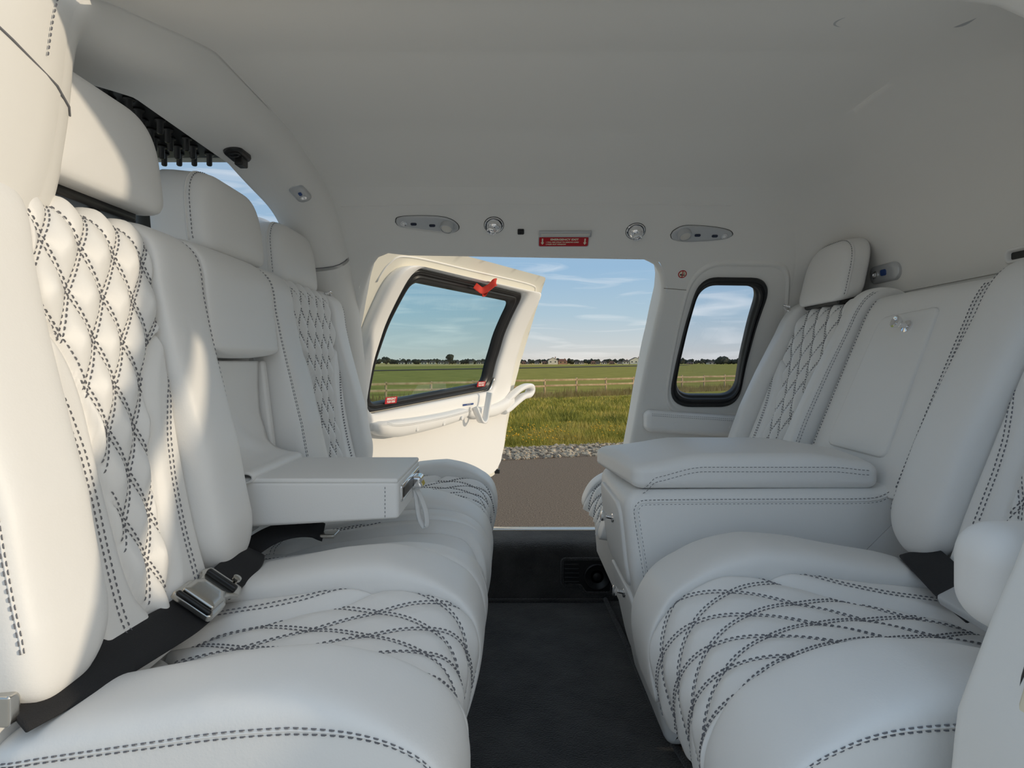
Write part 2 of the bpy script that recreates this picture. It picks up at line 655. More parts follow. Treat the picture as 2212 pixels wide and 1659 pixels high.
def Yn(z): return np.interp(z, _zz, _yn)          # near side wall, inner face
def wslope(z): return (Yw(z + .01) - Yw(z - .01)) / .02
def wm(X, z, n=0.0):
    """point on the far wall: along X, height z, n towards the cabin"""
    X = np.asarray(X, float); z = np.asarray(z, float)
    s = wslope(z)
    L = np.sqrt(1 + s * s)
    return np.stack(np.broadcast_arrays(X, Yw(z) - n / L, z + n * s / L), -1)
def wnorm(z):
    s = float(wslope(z)); L = math.sqrt(1 + s * s)
    return np.array([0, -1 / L, s / L])
def nm(X, z, n=0.0):
    X = np.asarray(X, float); z = np.asarray(z, float)
    return np.stack(np.broadcast_arrays(X, Yn(z) + n, z), -1)
def wallpt(px, py):
    z = .8
    for i in range(60):
        z = .5 * z + .5 * (CZ + (CY - py) / F * float(Yw(min(z, 1.25))))
    return (px - CX) / F * float(Yw(z)), z
def wmap(X0, z0, n0=0.0):
    """local (x along X, y up the wall, d off the wall) -> xyz around a wall point"""
    L = math.sqrt(1 + float(wslope(z0)) ** 2)
    return lambda x, y, d: wm(X0 + x, z0 + y / L, n0 + d)
def at(px, py, Y):
    return np.array([(px - CX) / F * Y, Y, CZ + (CY - py) / F * Y])

XA, XB, RB = -.49, .97, .11                        # front arch, rear bulkhead, corner radius
def Xb(z):
    t = np.clip((np.asarray(z, float) - .96) / .30, 0, .995)
    return XB - .34 * (1 - np.sqrt(1 - t * t))

def ring(z, n1=26, n2=8, n3=30):
    """plan outline of the cabin lining at height z: far wall, rear corner, bulkhead, near corner, near wall"""
    yf, yn, xb = float(Yw(z)), float(Yn(z)), float(Xb(z))
    p = [(x, yf) for x in np.linspace(XA, xb - RB, n1)]
    p += [(xb - RB + RB * math.sin(a), yf - RB + RB * math.cos(a)) for a in np.linspace(0, math.pi / 2, n2)[1:]]
    p += [(xb, y) for y in np.linspace(yf - RB, yn + RB, n3)[1:]]
    p += [(xb - RB + RB * math.cos(a), yn + RB - RB * math.sin(a)) for a in np.linspace(0, math.pi / 2, n2)[1:]]
    p += [(x, yn) for x in np.linspace(xb - RB, XA - .046, n1)[1:]]
    return np.array([(x, y, z) for x, y in p])

# ceiling: from the light band above the doors up to the flat roof lining
zl = np.concatenate([np.linspace(1.206, 1.245, 10), np.linspace(1.248, 1.256, 5)])
P = np.array([ring(z) for z in zl])
cap = P[-1].copy()
ctr = cap.mean(0)
caps = [np.stack([cap[:, 0], ctr[1] + (cap[:, 1] - ctr[1]) * s, cap[:, 2] + .003 * (1 - s)], -1) for s in (.85, .6, .3, .0)]
P = np.concatenate([P, np.array(caps)])
ceil = grid('ceiling', P, 'headliner', kind='structure')
tag(ceil, 'pale grey cloth headliner over the whole cabin')

# headliner joint running across the ceiling: a stitched fold
def ceiling_z(x, y):
    return 1.2565
pts = np.array([(x, .836 + .060 * (x + .42) / 1.2, 1.2558) for x in np.linspace(-.47, .60, 40)])
mk('trim_1', *tube_pts(pts, .0013, 6), 'seam', kind='structure', label='thin stitched seam across the ceiling lining')
pts = np.array([wm(x, 1.178 + .004 * math.sin((x + .4) * 3), -.0006) for x in np.linspace(-.47, .60, 40)])
mk('trim_2', *tube_pts(pts, .0017, 6), 'trim', kind='structure', label='fine joint line above the far side lamps')

# rear bulkhead lining
full = lambda z: ring(z)
i0, i1 = 25, 25 + 7 + 29 + 7 + 1
P = np.array([ring(z)[i0:i1] for z in np.concatenate([np.linspace(.15, .95, 18), np.linspace(.97, 1.206, 18)])])
tag(grid('wall_rear', P, 'trim', kind='structure'), 'white rear bulkhead lining behind the forward facing seats')
# bulkhead joint line
pts = np.array([(float(Xb(.985)) - .001, y, .925 + .012 * (1.4 - y)) for y in np.linspace(.70, 1.62, 30)])
mk('trim_3', *tube_pts(pts, .0018, 6), 'trim', kind='structure', label='horizontal joint line along the rear bulkhead')

# far side wall: door opening at the left, rear window at the right
door_edge_px = [(1400, 552), (1424, 566), (1437, 590), (1441, 620), (1438, 650), (1421, 720), (1402, 800), (1386, 880), (1371, 960), (1362, 1010)]
DE = np.array([wallpt(*p) for p in door_edge_px])
DE = np.vstack([DE, [(.385, .30), (.375, .17), (.37, -.08)]])
top_z = float(DE[0][1])
top_l = wallpt(880, 543)
lt = [wallpt(833, 538), wallpt(808, 549), wallpt(792, 570)]
front_edge = np.vstack([[(-.60, -.08), (-.60, .17), (-.58, .5), (-.54, .8)], np.array([wallpt(776, 620)]), np.array(lt)[::-1], [top_l]])
opening = np.vstack([DE[::-1], front_edge[::-1]])
outer = np.array([(-.75, -.1), (-.75, 1.185), (.90, 1.185), (.90, -.1)])
outer_r = np.vstack([[(XB - RB - .004, -.1), (XB - RB - .004, .96)], [(float(Xb(z)) - RB - .0005, z) for z in np.linspace(.98, 1.185, 10)],
                     [(-.49, 1.185)], front_edge[::-1][:0], ])
WIN = [wallpt(*p) for p in [(1502, 597), (1664, 600), (1640, 760), (1600, 876), (1448, 880)]]
win_px_outer = [(1512, 598), (1672, 600), (1592, 879), (1441, 879)]
win_px_inner = [(1512, 619), (1645, 621), (1590, 855), (1458, 855)]
WO = rpoly([wallpt(*p) for p in win_px_outer], [.062, .062, .07, .07])
WI = rpoly([wallpt(*p) for p in win_px_inner], [.05, .05, .055, .055])
WH = rpoly([wallpt(*p) for p in [(1508, 606), (1663, 608), (1592, 869), (1447, 869)]], [.058, .058, .065, .065])

# one lining sheet: aft of the door, the window hole, and the band with the lamps above the opening
aft = np.vstack([DE[::-1], [tuple(top_l)], np.array(lt), [tuple(wallpt(776, 620))], [(-.54, .8)], [(-.62, .8)], [(-.62, 1.209)],
                 [(float(Xb(z)) - RB + .03, z) for z in np.linspace(1.209, .97, 10)], [(XB - RB + .03, -.08)]])
V, Fc, loops = sheet_with_holes(aft, [WH], .026, lambda a, b: wm(a, b))
wf = mk('wall_far', V, Fc, 'trim', kind='structure', label='white lining of the far side with lamps above the door and a window hole')
q1, q2 = wallpt(1439, 623), wallpt(1488, 627)
mk('trim_4', *tube_pts(np.array([wm(q1[0] + (q2[0] - q1[0]) * t, q1[1] + (q2[1] - q1[1]) * t, .0003) for t in np.linspace(-.1, 1, 12)]), .0011, 6), 'seam', kind='structure', label='short joint line across the door pillar')
# lower far wall ahead of door, hidden behind the front seats
mk('trim_5', *(lambda q: (q[0], q[1]))(sheet_with_holes(np.array([(-.62, -.08), (-.54, .8), (-.62, .8), (-1.9, .8), (-1.9, -.08)]), [], .08, lambda a, b: wm(a, b))), 'trim', kind='structure',
   label='lower side lining ahead of the cabin door')
# reveals: rounded edge strips of the door opening going outwards
def reveal(name, loop2d, fm, depth, r, m, closed=False, label=None, inw=None, parent=None):
    lp = np.asarray(loop2d, float)
    rows = []
    for k in range(7):
        a = math.pi / 2 * k / 6
        rows.append((r * math.sin(a), -r * (1 - math.cos(a))))      # (into the opening, outward)
    T = (np.roll(lp, -1, 0) - np.roll(lp, 1, 0)) if closed else np.gradient(lp, axis=0)
    T /= np.linalg.norm(T, axis=1, keepdims=True)
    N2 = np.stack([T[:, 1], -T[:, 0]], 1) * (inw or 1)
    P = []
    for a, d in rows + [(r, -depth)]:
        q = lp + N2 * a
        P.append(fm(q[:, 0], q[:, 1], d))
    return grid(name, np.array(P), m, parent, cv=closed, kind='structure' if parent is None else None, label=label)
edge = np.vstack([DE[::-1], [top_l], lt, [wallpt(776, 620)], [(-.54, .8)]])
edge = resample(edge, .02, closed=False)
reveal('trim_6', edge, lambda a, b, d: wm(a, b, d), .10, .016, 'trim', label='rounded edge of the far door opening', inw=-1)

# raised surround of the rear window (shallow arch shaped recess lip)
SU = rpoly([wallpt(*p) for p in [(1502, 566), (1706, 570), (1700, 700), (1620, 900), (1434, 893)]], [.10, .075, .1, .1, .08], 10)
SU = resample(SU, .012)
lipP = []
c2 = SU.mean(0)
for s, d in ((1.03, 0.0), (1.015, .0035), (1.0, .006), (.985, .0045), (.96, .0005)):
    q = c2 + (SU - c2) * s
    lipP.append(wm(q[:, 0], q[:, 1], d))
grid('trim_7', np.array(lipP), 'trim', cv=True, kind='structure', label='raised lip around the rear window surround')

# rear window: black rubber gasket of two beads and a clear pane
w1 = tag(thing('window_1', 'rear side window with rounded corners and black rubber gasket', 'window', tuple(wm(*wallpt(1550, 879)))), kind='structure')
def gasket(name, outer, inner, fm, parent, m='rubber', prof=None, n=140):
    a, b = resample(outer, 1e9), None
    def rs(L):
        Pp = np.vstack([L, L[:1]])
        c = Pp.mean(0)
        Ln = np.concatenate([[0], np.cumsum(np.linalg.norm(np.diff(Pp, axis=0), axis=1))])
        s = np.linspace(0, Ln[-1], n, endpoint=False)
        return np.stack([np.interp(s, Ln, Pp[:, i]) for i in range(2)], -1)
    A, B = rs(outer), rs(inner)
    prof = prof or [(0, -.004), (.03, .008), (.15, .013), (.28, .012), (.38, .006), (.44, .005), (.52, .011), (.66, .012), (.76, .004), (.82, -.004), (.93, -.006), (1, -.012), (1, -.03)]
    P = np.array([fm(*(A * (1 - t) + B * t).T, d) for t, d in prof])
    return grid(name, P, m, parent, cv=True)
gasket('gasket', WO, WI, lambda a, b, d: wm(a, b, d), w1)
cWI = WI.mean(0)
WIb = cWI + (WI - cWI) * 1.06
V, Fc, _ = sheet_with_holes(WIb, [], .03, lambda a, b: wm(a, b, -.016))
mk('pane', V, Fc, 'glass_rear', w1)

# floor, mat, sill
V, Fc, _ = sheet_with_holes(np.array([(-.75, .40), (.99, .40), (.99, 1.83), (-.75, 1.83)]), [], .08, lambda a, b: np.stack([a, b, a * 0], -1))
mk('floor', V, Fc, 'carpet', kind='structure', label='dark charcoal carpet floor of the cabin')
# sill: carpeted riser and top, rounded front edge
prof = [(1.815, 0), (1.818, .05), (1.822, .12), (1.827, .150), (1.838, .166), (1.86, .173), (1.90, .174), (1.985, .172)]
xs = np.linspace(-.64, .42, 30)
P = np.array([[(x, y, z + (.03 * max(0, (x - .27) / .12) ** 2 if z > .04 else 0)) for x in xs] for y, z in prof])
grid('trim_8', P, 'carpet', kind='structure', label='carpeted step and sill below the open door')
P = np.array([[(x, y, z) for x in xs] for y, z in [(1.984, .1735), (1.986, .1765), (2.02, .175), (2.03, .165), (2.03, .10)]])
grid('trim_9', P, 'steel', kind='structure', label='thin metal door sill plate')
# piping along the mat edge below the rear seats
pts = catmull([(.29, 1.80, .012), (.30, 1.5, .012), (.305, 1.2, .012), (.335, .95, .012), (.345, .75, .012), (.36, .55, .012)], 60)
tube('trim_10', pts, .007, 'carpet', kind='structure', label='dark piping along the edge of the floor mat')
tube('trim_11', np.array([(x, 1.806, .006) for x in np.linspace(-.6, .3, 20)]), .006, 'carpet', kind='structure', label='dark piping between floor mat and step')

# front arch (header and posts) framing the passage to the cockpit
def arch_path(n=120):
    zf = np.linspace(.55, 1.256, n)
    far = np.stack([_s for _s in (Yw(zf), zf)], 1)
    near = np.stack([Yn(zf), zf], 1)[::-1]
    p = np.vstack([far, near])
    return resample(p, .012, closed=False)
AP = arch_path()
Tt = np.gradient(AP, axis=0); Tt /= np.linalg.norm(Tt, axis=1, keepdims=True)
NI = np.stack([-Tt[:, 1], Tt[:, 0]], 1)            # towards the cabin
k9 = 11
NI = np.stack([_smooth(NI[:, i], k9) for i in range(2)], 1); NI /= np.linalg.norm(NI, axis=1, keepdims=True)
prof = [(-.484, -.004), (-.487, .010), (-.492, .024), (-.503, .040), (-.520, .051), (-.545, .058), (-.58, .064), (-.612, .070), (-.620, .0725), (-.624, .069), (-.622, .05), (-.62, .02), (-.62, 0)]
def xsh(Y):
    t = min(1, max(0, (.95 - Y) / .25))
    return -.046 * t * t * (3 - 2 * t)
def arch_piece(name, lo, hi, label, sel):
    idx = np.where(sel)[0]
    Q = AP[idx]; N = NI[idx]
    P = np.array([[(x + xsh(q[0]), q[0] + nn[0] * d, q[1] + nn[1] * d) for q, nn in zip(Q, N)] for x, d in prof])
    return grid(name, P, 'trim', kind='structure', label=label)
zA = AP[:, 1]
far_half = AP[:, 0] > 1.16
arch_piece('trim_12', 0, 0, 'padded header beam between cabin and cockpit', zA > 1.050)
arch_piece('trim_13', 0, 0, 'white padded post beside the open far door', (zA < 1.064) & far_half)
arch_piece('trim_14', 0, 0, 'white padded post beside the nearest headrest', (zA < 1.064) & ~far_half)
# outer face of the near post and corner, facing aft
idx = np.where(~far_half)[0]
P = np.array([[(x + xsh(AP[i][0]), AP[i][0] + NI[i][0] * d, AP[i][1] + NI[i][1] * d) for i in idx] for x, d in ((-.4835, .001), (-.479, -.012), (-.476, -.03), (-.474, -.08), (-.474, -.16))])
t16 = grid('trim_16', P, 'trim', kind='structure', label='flat white outer face of the near front door post')
sq = [i for i in idx if AP[i][1] > 1.07]
st16 = None
for nm_, hf in (('trim_17', far_half), ('trim_18', ~far_half)):
    i = np.where(hf & (zA > 1.056))[0]
    i = i[np.argmin(zA[i])]
    pp = [(-.474, -.16), (-.474, -.08), (-.479, -.012)] if nm_ == 'trim_18' else []
    pp = pp + prof[1:9]
    V, Fc = tube_pts(np.array([(x + .0008 + xsh(AP[i][0]), AP[i][0] + NI[i][0] * (d + .0008), AP[i][1] + NI[i][1] * (d + .0008)) for x, d in pp]), .0013, 6)
    mk(nm_, V, Fc, 'thread', kind='structure', label='dark joint line between post and header')

st16 = Stitch()
st16.line(np.array([(-.4735 + xsh(AP[i][0]), AP[i][0] - NI[i][0] * .034, AP[i][1] - NI[i][1] * .034) for i in sq]), np.array([(1., 0, 0)] * len(sq)))
st16.mk(t16)
# near side wall: only its aft pillar edge and top corner come into view
NE = np.array([(.345, -.08), (.352, .3), (.376, .46), (.415, .547), (.446, .603), (.525, .74), (.60, .88), (.632, 1.0), (.640, 1.07), (.638, 1.12), (.622, 1.165), (.585, 1.190), (.52, 1.203), (.4, 1.207), (.2, 1.2075), (-.2, 1.2075), (-.50, 1.2075)])
NE = resample(NE, .02, closed=False)
nw = np.vstack([NE, [(-.50, 1.212), (.6, 1.212)], [(float(Xb(z)) - RB + .03, z) for z in np.linspace(1.212, .97, 8)], [(XB - RB + .03, -.08)]])
nwin = rpoly([(.70, .98), (.83, .98), (.80, .64), (.60, .64)], .05)
V, Fc, _ = sheet_with_holes(nw, [nwin], .03, lambda a, b: nm(a, b))
mk('wall_near', V, Fc, 'trim', kind='structure', label='white lining and door pillar at the near right corner')
reveal('trim_15', NE, lambda a, b, d: nm(a, b, d), .09, .016, 'trim', label='rounded edge of the near door pillar', inw=-1)
# latch recess on that pillar
lp0 = np.array([.383, .420, .505])
lat = thing('door_latch', 'black latch with yellow rim in the near right pillar', 'latch', tuple(lp0))
fm = lambda x, y, d: np.stack([lp0[0] - d + y * .3, lp0[1] + x, lp0[2] + y], -1)
puffy('rim', rrect(.030, .055, .012), [(1, -.004), (1, .003), (.86, .004), (.82, .001)], fm, 'blackplastic', lat)
puffy('catch', rrect(.016, .034, .006), [(1, 0), (1, .0055), (.8, .006), (.3, .006)], fm, 'creamprint', lat)

# ------------------------------------------------------------------ seats
class Sheet:
    """a long strip surface: an XZ profile carried across the cabin (Y)"""
    def __init__(s, prof, sign):
        s.P = catmull(prof, 400)
        T = np.gradient(s.P, axis=0)
        T /= np.linalg.norm(T, axis=1, keepdims=True)
        s.N = np.stack([T[:, 1], -T[:, 0]], 1) * sign
        s.L = np.linalg.norm(np.diff(s.P, axis=0), axis=1).sum()
        s.v = np.linspace(0, 1, 400)
    def pos(s, Y, v, h=0):
        Y = np.asarray(Y, float); v = np.asarray(v, float)
        x = np.interp(v, s.v, s.P[:, 0]); z = np.interp(v, s.v, s.P[:, 1])
        nx = np.interp(v, s.v, s.N[:, 0]); nz = np.interp(v, s.v, s.N[:, 1])
        return np.stack(np.broadcast_arrays(x + nx * h, Y, z + nz * h), -1)
    def nrm(s, v):
        nx = np.interp(v, s.v, s.N[:, 0]); nz = np.interp(v, s.v, s.N[:, 1])
        return np.stack(np.broadcast_arrays(nx, np.zeros_like(nx), nz), -1)

def sstep(a, b, x):
    t = np.clip((x - a) / (b - a), 0, 1)
    return t * t * (3 - 2 * t)

def quilt_panel(sh, yc, hw, parent, st, col, wcol=None, flip=False, w0=.058, hh=.112, v0=0, v1=1,
                bulge=.0135, wing=.010, name='quilted_panel', nu=110, nv=230, ucurve=None, dash=.0050, plain=False, edge=.03, dish=0.0, wlow=.72):
    """central panel: a diamond quilted column flanked by smooth wings. col: [(v, half width 0..1)]; flip reverses v"""
    cv, cw = np.array(col).T
    colf = lambda v: np.interp(v, cv, cw)
    cs = np.linspace(0, 1, 300)
    cws = _smooth(colf(cs), 7)
    colf = lambda v: np.interp(v, cs, cws)
    wf = lambda v: w0 * (wlow + (1 - wlow) * colf(v) / 1.25)
    def hfun(Y, v):
        y = Y - yc
        c = np.abs(y) / hw
        s = v * sh.L
        a = y / wf(v) + s / hh
        b = y / wf(v) - s / hh
        da = np.abs(a - np.round(a)); db = np.abs(b - np.round(b))
        q = np.minimum(1, np.sqrt(np.clip(da - .045, 0, 1) * 2.4)) * np.minimum(1, np.sqrt(np.clip(db - .045, 0, 1) * 2.4))
        d = (colf(v) - c) * hw
        ins = sstep(0, .006, d)
        h = bulge * q * ins
        if plain: h = h * 0
        wingm = sstep(0, .022, -d)
        h = h + wing * wingm * sstep(0, .02, (1.0 - c) * hw + .004)
        h = h - .0065 * np.exp(-(d / .0035) ** 2)
        h = h - edge * sstep(.90, 1.02, c) - dish * np.clip(1 - c * c, 0, 1)
        return h
    Y = yc + hw * np.linspace(-1.10, 1.10, nu)
    v = np.linspace(v0, v1, nv)
    YY, VV = np.meshgrid(Y, v, indexing='ij')
    P = sh.pos(YY, VV, hfun(YY, VV))
    o = grid(name, P, 'leather', parent)
    def curve(yf, keep, off=0.0, lift=.0007):
        vv = np.linspace(v0, v1, 700)
        yy = yf(vv) + off
        ok = keep(vv, yy)
        i = 0
        while i < len(vv):
            if ok[i]:
                j = i
                while j < len(vv) and ok[j]: j += 1
                if j - i > 6:
                    V = vv[i:j]; Yy = yc + yy[i:j]
                    st.line(sh.pos(Yy, V, hfun(Yy, V) + lift), sh.nrm(V), dash=dash)
                i = j
            else:
                i += 1
    if not plain:
        kmax = int(2 + (hw * 1.3 / w0) + sh.L / hh)
        for sg in (1, -1):
            for k in range(-kmax, kmax + 1):
                for off in (-.0032, .0032):
                    curve(lambda vv: wf(vv) * (k - sg * vv * sh.L / hh), lambda vv, yy: np.abs(yy) < colf(vv) * hw - .004, off)
    if ucurve:
        uv, uw = np.array(ucurve).T
        uws = lambda vv: np.interp(vv, uv, uw)
        sm = _smooth(uws(cs), 5)
        for sg in (1, -1):
            for off in (-.004, .004):
                curve(lambda vv: sg * np.interp(vv, cs, sm) * hw, lambda vv, yy: (vv > uv.min()) & (vv < uv.max()) & (np.abs(yy) > .012), off)
        # closing stroke of the U
        vb = uv.min() if uw[0] < uw[-1] or True else uv.max()
        for dv in (0, .012):
            w = np.interp(vb + .002, cs, sm) * hw
            yy = np.linspace(-w, w, 60)
            vq = np.full(60, vb + dv) + .0
            st.line(sh.pos(yc + yy, vq, hfun(yc + yy, vq) + .0007), sh.nrm(vq), dash=dash)
    return o, hfun

def bolster_fn(sh, ya, yb, front, back, v0, v1, ex, hcurve, round0, round1):
    yc, hw = (ya + yb) / 2, (yb - ya) / 2
    L = sh.L * (v1 - v0)
    ex_ = lambda q, e: np.sign(q) * np.abs(q) ** e
    def f(t, a):
        d0 = np.clip(t * L / round0, 0, 1); d1 = np.clip((1 - t) * L / round1, 0, 1)
        sc = np.sqrt(np.clip(1 - (1 - d0) ** 2.5, 0.0004, 1)) * np.sqrt(np.clip(1 - (1 - d1) ** 2.5, .0004, 1))
        fr = front * (np.interp(t, *np.array(hcurve).T) if hcurve else 1.0)
        ca, sa = np.cos(a), np.sin(a)
        Y = yc + hw * sc * ex_(ca, ex)
        H = np.where(sa > 0, fr, back) * ex_(sa, ex) * sc
        return sh.pos(Y, v0 + (v1 - v0) * t, H)
    return f

def bolster(name, sh, ya, yb, parent, front=.035, back=.07, v0=0.0, v1=1.0, ex=.55, n=90, m=48, mat_='leather', hcurve=None, round0=.04, round1=.05, st=None, seams=(), dash=.0050):
    """padded roll along a sheet between ya and yb; seams: list of (angle in pi, t0, t1) stitched along it"""
    f = bolster_fn(sh, ya, yb, front, back, v0, v1, ex, hcurve, round0, round1)
    a = np.linspace(0, 2 * math.pi, m, endpoint=False)
    t = np.concatenate([np.linspace(0, .12, 14, endpoint=False), np.linspace(.12, .88, n - 28, endpoint=False), np.linspace(.88, 1, 14)])
    n = len(t)
    TT, AA = np.meshgrid(t, a, indexing='ij')
    P = f(TT, AA)
    Fc = gridF(n, m, False, True) + [tuple(range(m))[::-1], tuple((n - 1) * m + i for i in range(m))]
    o = mk(name, P.reshape(-1, 3), Fc, mat_, parent)
    hw = (yb - ya) / 2
    for frac, t0, t1 in seams:
        tt = np.linspace(t0, t1, 200)
        for off in (0, .0065):
            aa = np.full(200, frac * math.pi + off / hw * .8)
            p = f(tt, aa)
            nn = np.cross(f(tt + .002, aa) - p, f(tt, aa + .02) - p)
            nn /= np.linalg.norm(nn, axis=1, keepdims=True) + 1e-12
            c = f(tt, aa + math.pi)
            sg = np.sign(np.sum(nn * (p - c), axis=1, keepdims=True))
            st.line(p + nn * sg * .0006, nn * sg, dash=dash)
        # sunken welt between the two rows
        V, Fw = tube_pts(f(tt, np.full(200, frac * math.pi + .0033 / hw * .8)), .0012, 6)
        mk('welt', V, Fw, 'leather_plain', o)
    return o

def headrest(parent, c, facing, w, h, d, st, lean=0.0, tilt=0.0, corner=.085):
    """arched pad: c is the bottom centre of its front face; facing +1 looks towards +X"""
    c = np.asarray(c, float)
    out = rpoly([(-w / 2, 0), (w / 2, 0), (w / 2 * .96, h), (-w / 2 * .96, h)], [.03, .03, corner, corner], 10)
    out = resample(out, .006)
    cc = np.array([0, h * .48])
    ct, stt = math.cos(lean), math.sin(lean)
    def fm(x, y, dd):
        q = -dd * facing                       # depth behind the front face
        X = q * ct - y * stt * facing
        Z = y * ct - q * stt * facing
        return np.stack([c[0] + X, c[1] + x, c[2] + Z], -1)
    rings = [(.02, d), (.5, d), (.86, d), (.95, d * .94), (.99, d * .84), (1.0, d * .7), (1.0, d * .45), (1.0, d * .28), (.985, d * .15), (.955, d * .06), (.91, d * .0), (.8, -d * .035), (.6, -d * .07), (.3, -d * .09), (.05, -d * .095)]
    V = []
    for s, dd in rings:
        p = cc + (out - cc) * s
        V.append(fm(p[:, 0], p[:, 1], np.full(len(p), dd)))
    V = np.array(V)
    n, m = V.shape[:2]
    Fc = gridF(n, m, False, True) + [tuple(range(m))[::-1], tuple((n - 1) * m + i for i in range(m))]
    hr = mk('headrest', V.reshape(-1, 3), Fc, 'leather_plain', parent)
    # piped seam round the side panel
    k = 11
    pp = cc + (out - cc) * 1.0015
    seam = fm(pp[:, 0], pp[:, 1], np.full(len(pp), d * .20))
    nn = np.stack([np.zeros(len(pp)), (pp - cc)[:, 0], (pp - cc)[:, 1]], 1)
    up = pp[:, 1] > .012
    i0 = np.where(up & ~np.roll(up, 1))[0][0]
    order = (np.arange(len(pp)) + i0) % len(pp)
    order = order[up[order]]
    st.line(seam[order], nn[order])
    V2, F2 = tube_pts(fm(pp[order, 0], pp[order, 1], np.full(len(order), d * .28)), .0016, 6)
    mk('piping', V2, F2, 'leather_plain', hr)
    for yy in (-.055, .055):
        b = fm(np.array([yy, yy]), np.array([.02, -.07]), np.array([d * .6, d * .6]))
        tube('post', b, .008, 'blackplastic', hr, 12)
    pl = fm(*np.array([[-w * .40, -.006, d * .35], [w * .40, -.006, d * .35]]).T)
    Vb, Fb = rbox_pts((.028, w * .40, .009), .006, 3, 3)
    cen = fm(np.array([0.]), np.array([-.006]), np.array([d * .6]))[0]
    mk('base_plate', Vb + cen, Fb, 'blackplastic', hr)
    return hr

# ---- profiles (X, Z)
L_BACK = [(-.425, .395), (-.447, .45), (-.468, .53), (-.487, .63), (-.505, .75), (-.518, .85), (-.525, .905), (-.54, .93), (-.57, .943), (-.615, .935), (-.645, .89)]
L_CUSH = [(-.50, .385), (-.42, .396), (-.32, .408), (-.22, .419), (-.14, .420), (-.09, .408), (-.062, .382), (-.050, .345), (-.052, .30), (-.068, .235), (-.09, .17)]
R_BACK = [(.655, .395), (.68, .44), (.705, .51), (.745, .61), (.79, .72), (.832, .82), (.852, .865), (.875, .895), (.905, .905), (.945, .895), (.96, .85)]
R_CUSH = [(.72, .385), (.64, .395), (.54, .405), (.43, .418), (.35, .420), (.295, .410), (.250, .385), (.223, .345), (.213, .30), (.222, .235), (.242, .16)]
SLB, SLC = Sheet(L_BACK, 1), Sheet(L_CUSH, -1)
SRB, SRC = Sheet(R_BACK, -1), Sheet(R_CUSH, 1)

COLB = [(0, 0), (.075, .12), (.10, .26), (.16, .33), (.25, .36), (.36, .41), (.46, .47), (.53, .58), (.58, .78), (.625, 1.15), (.66, 1.25), (1, 1.25)]
UB = [(.045, .62), (.10, .66), (.2, .66), (.3, .67), (.38, .72), (.46, .85), (.52, 1.0)]
COLC = [(0, 0), (.10, .0), (.13, .25), (.17, .42), (.25, .54), (.34, .62), (.42, .75), (.48, 1.0), (.53, 1.25), (1, 1.25)]
UC = [(.06, .60), (.12, .66), (.22, .70), (.32, .80), (.42, 1.0)]

def seat_shell(parent, sign, ya, yb, pts, name='seat_shell'):
    """backing box behind the padding"""
    out = np.array(pts)
    n = len(out)
    V = np.concatenate([np.stack([out[:, 0], np.full(n, y), out[:, 1]], -1) for y in (ya, yb)])
    Fc = [tuple(range(n))[::-1], tuple(range(n, 2 * n))] + [(i, (i + 1) % n, n + (i + 1) % n, n + i) for i in range(n)]
    return mk(name, V, Fc, 'leather_plain', parent, smooth=False)
LSH = [(-.46, .40), (-.51, .62), (-.55, .90), (-.61, .925), (-.655, .88), (-.61, .40)]
RSH = [(.70, .40), (.78, .62), (.87, .86), (.925, .880), (.945, .85), (.945, .40)]
LBASE = [(-.10, .17), (-.10, .33), (-.16, .37), (-.48, .37), (-.6, .37), (-.6, .0), (-.2, .0), (-.16, .10)]
RBASE = [(.26, .17), (.25, .30), (.31, .37), (.70, .37), (.9, .37), (.9, .0), (.42, .0), (.36, .10)]

def cushion_side(parent, sh, ya, yb):
    pass

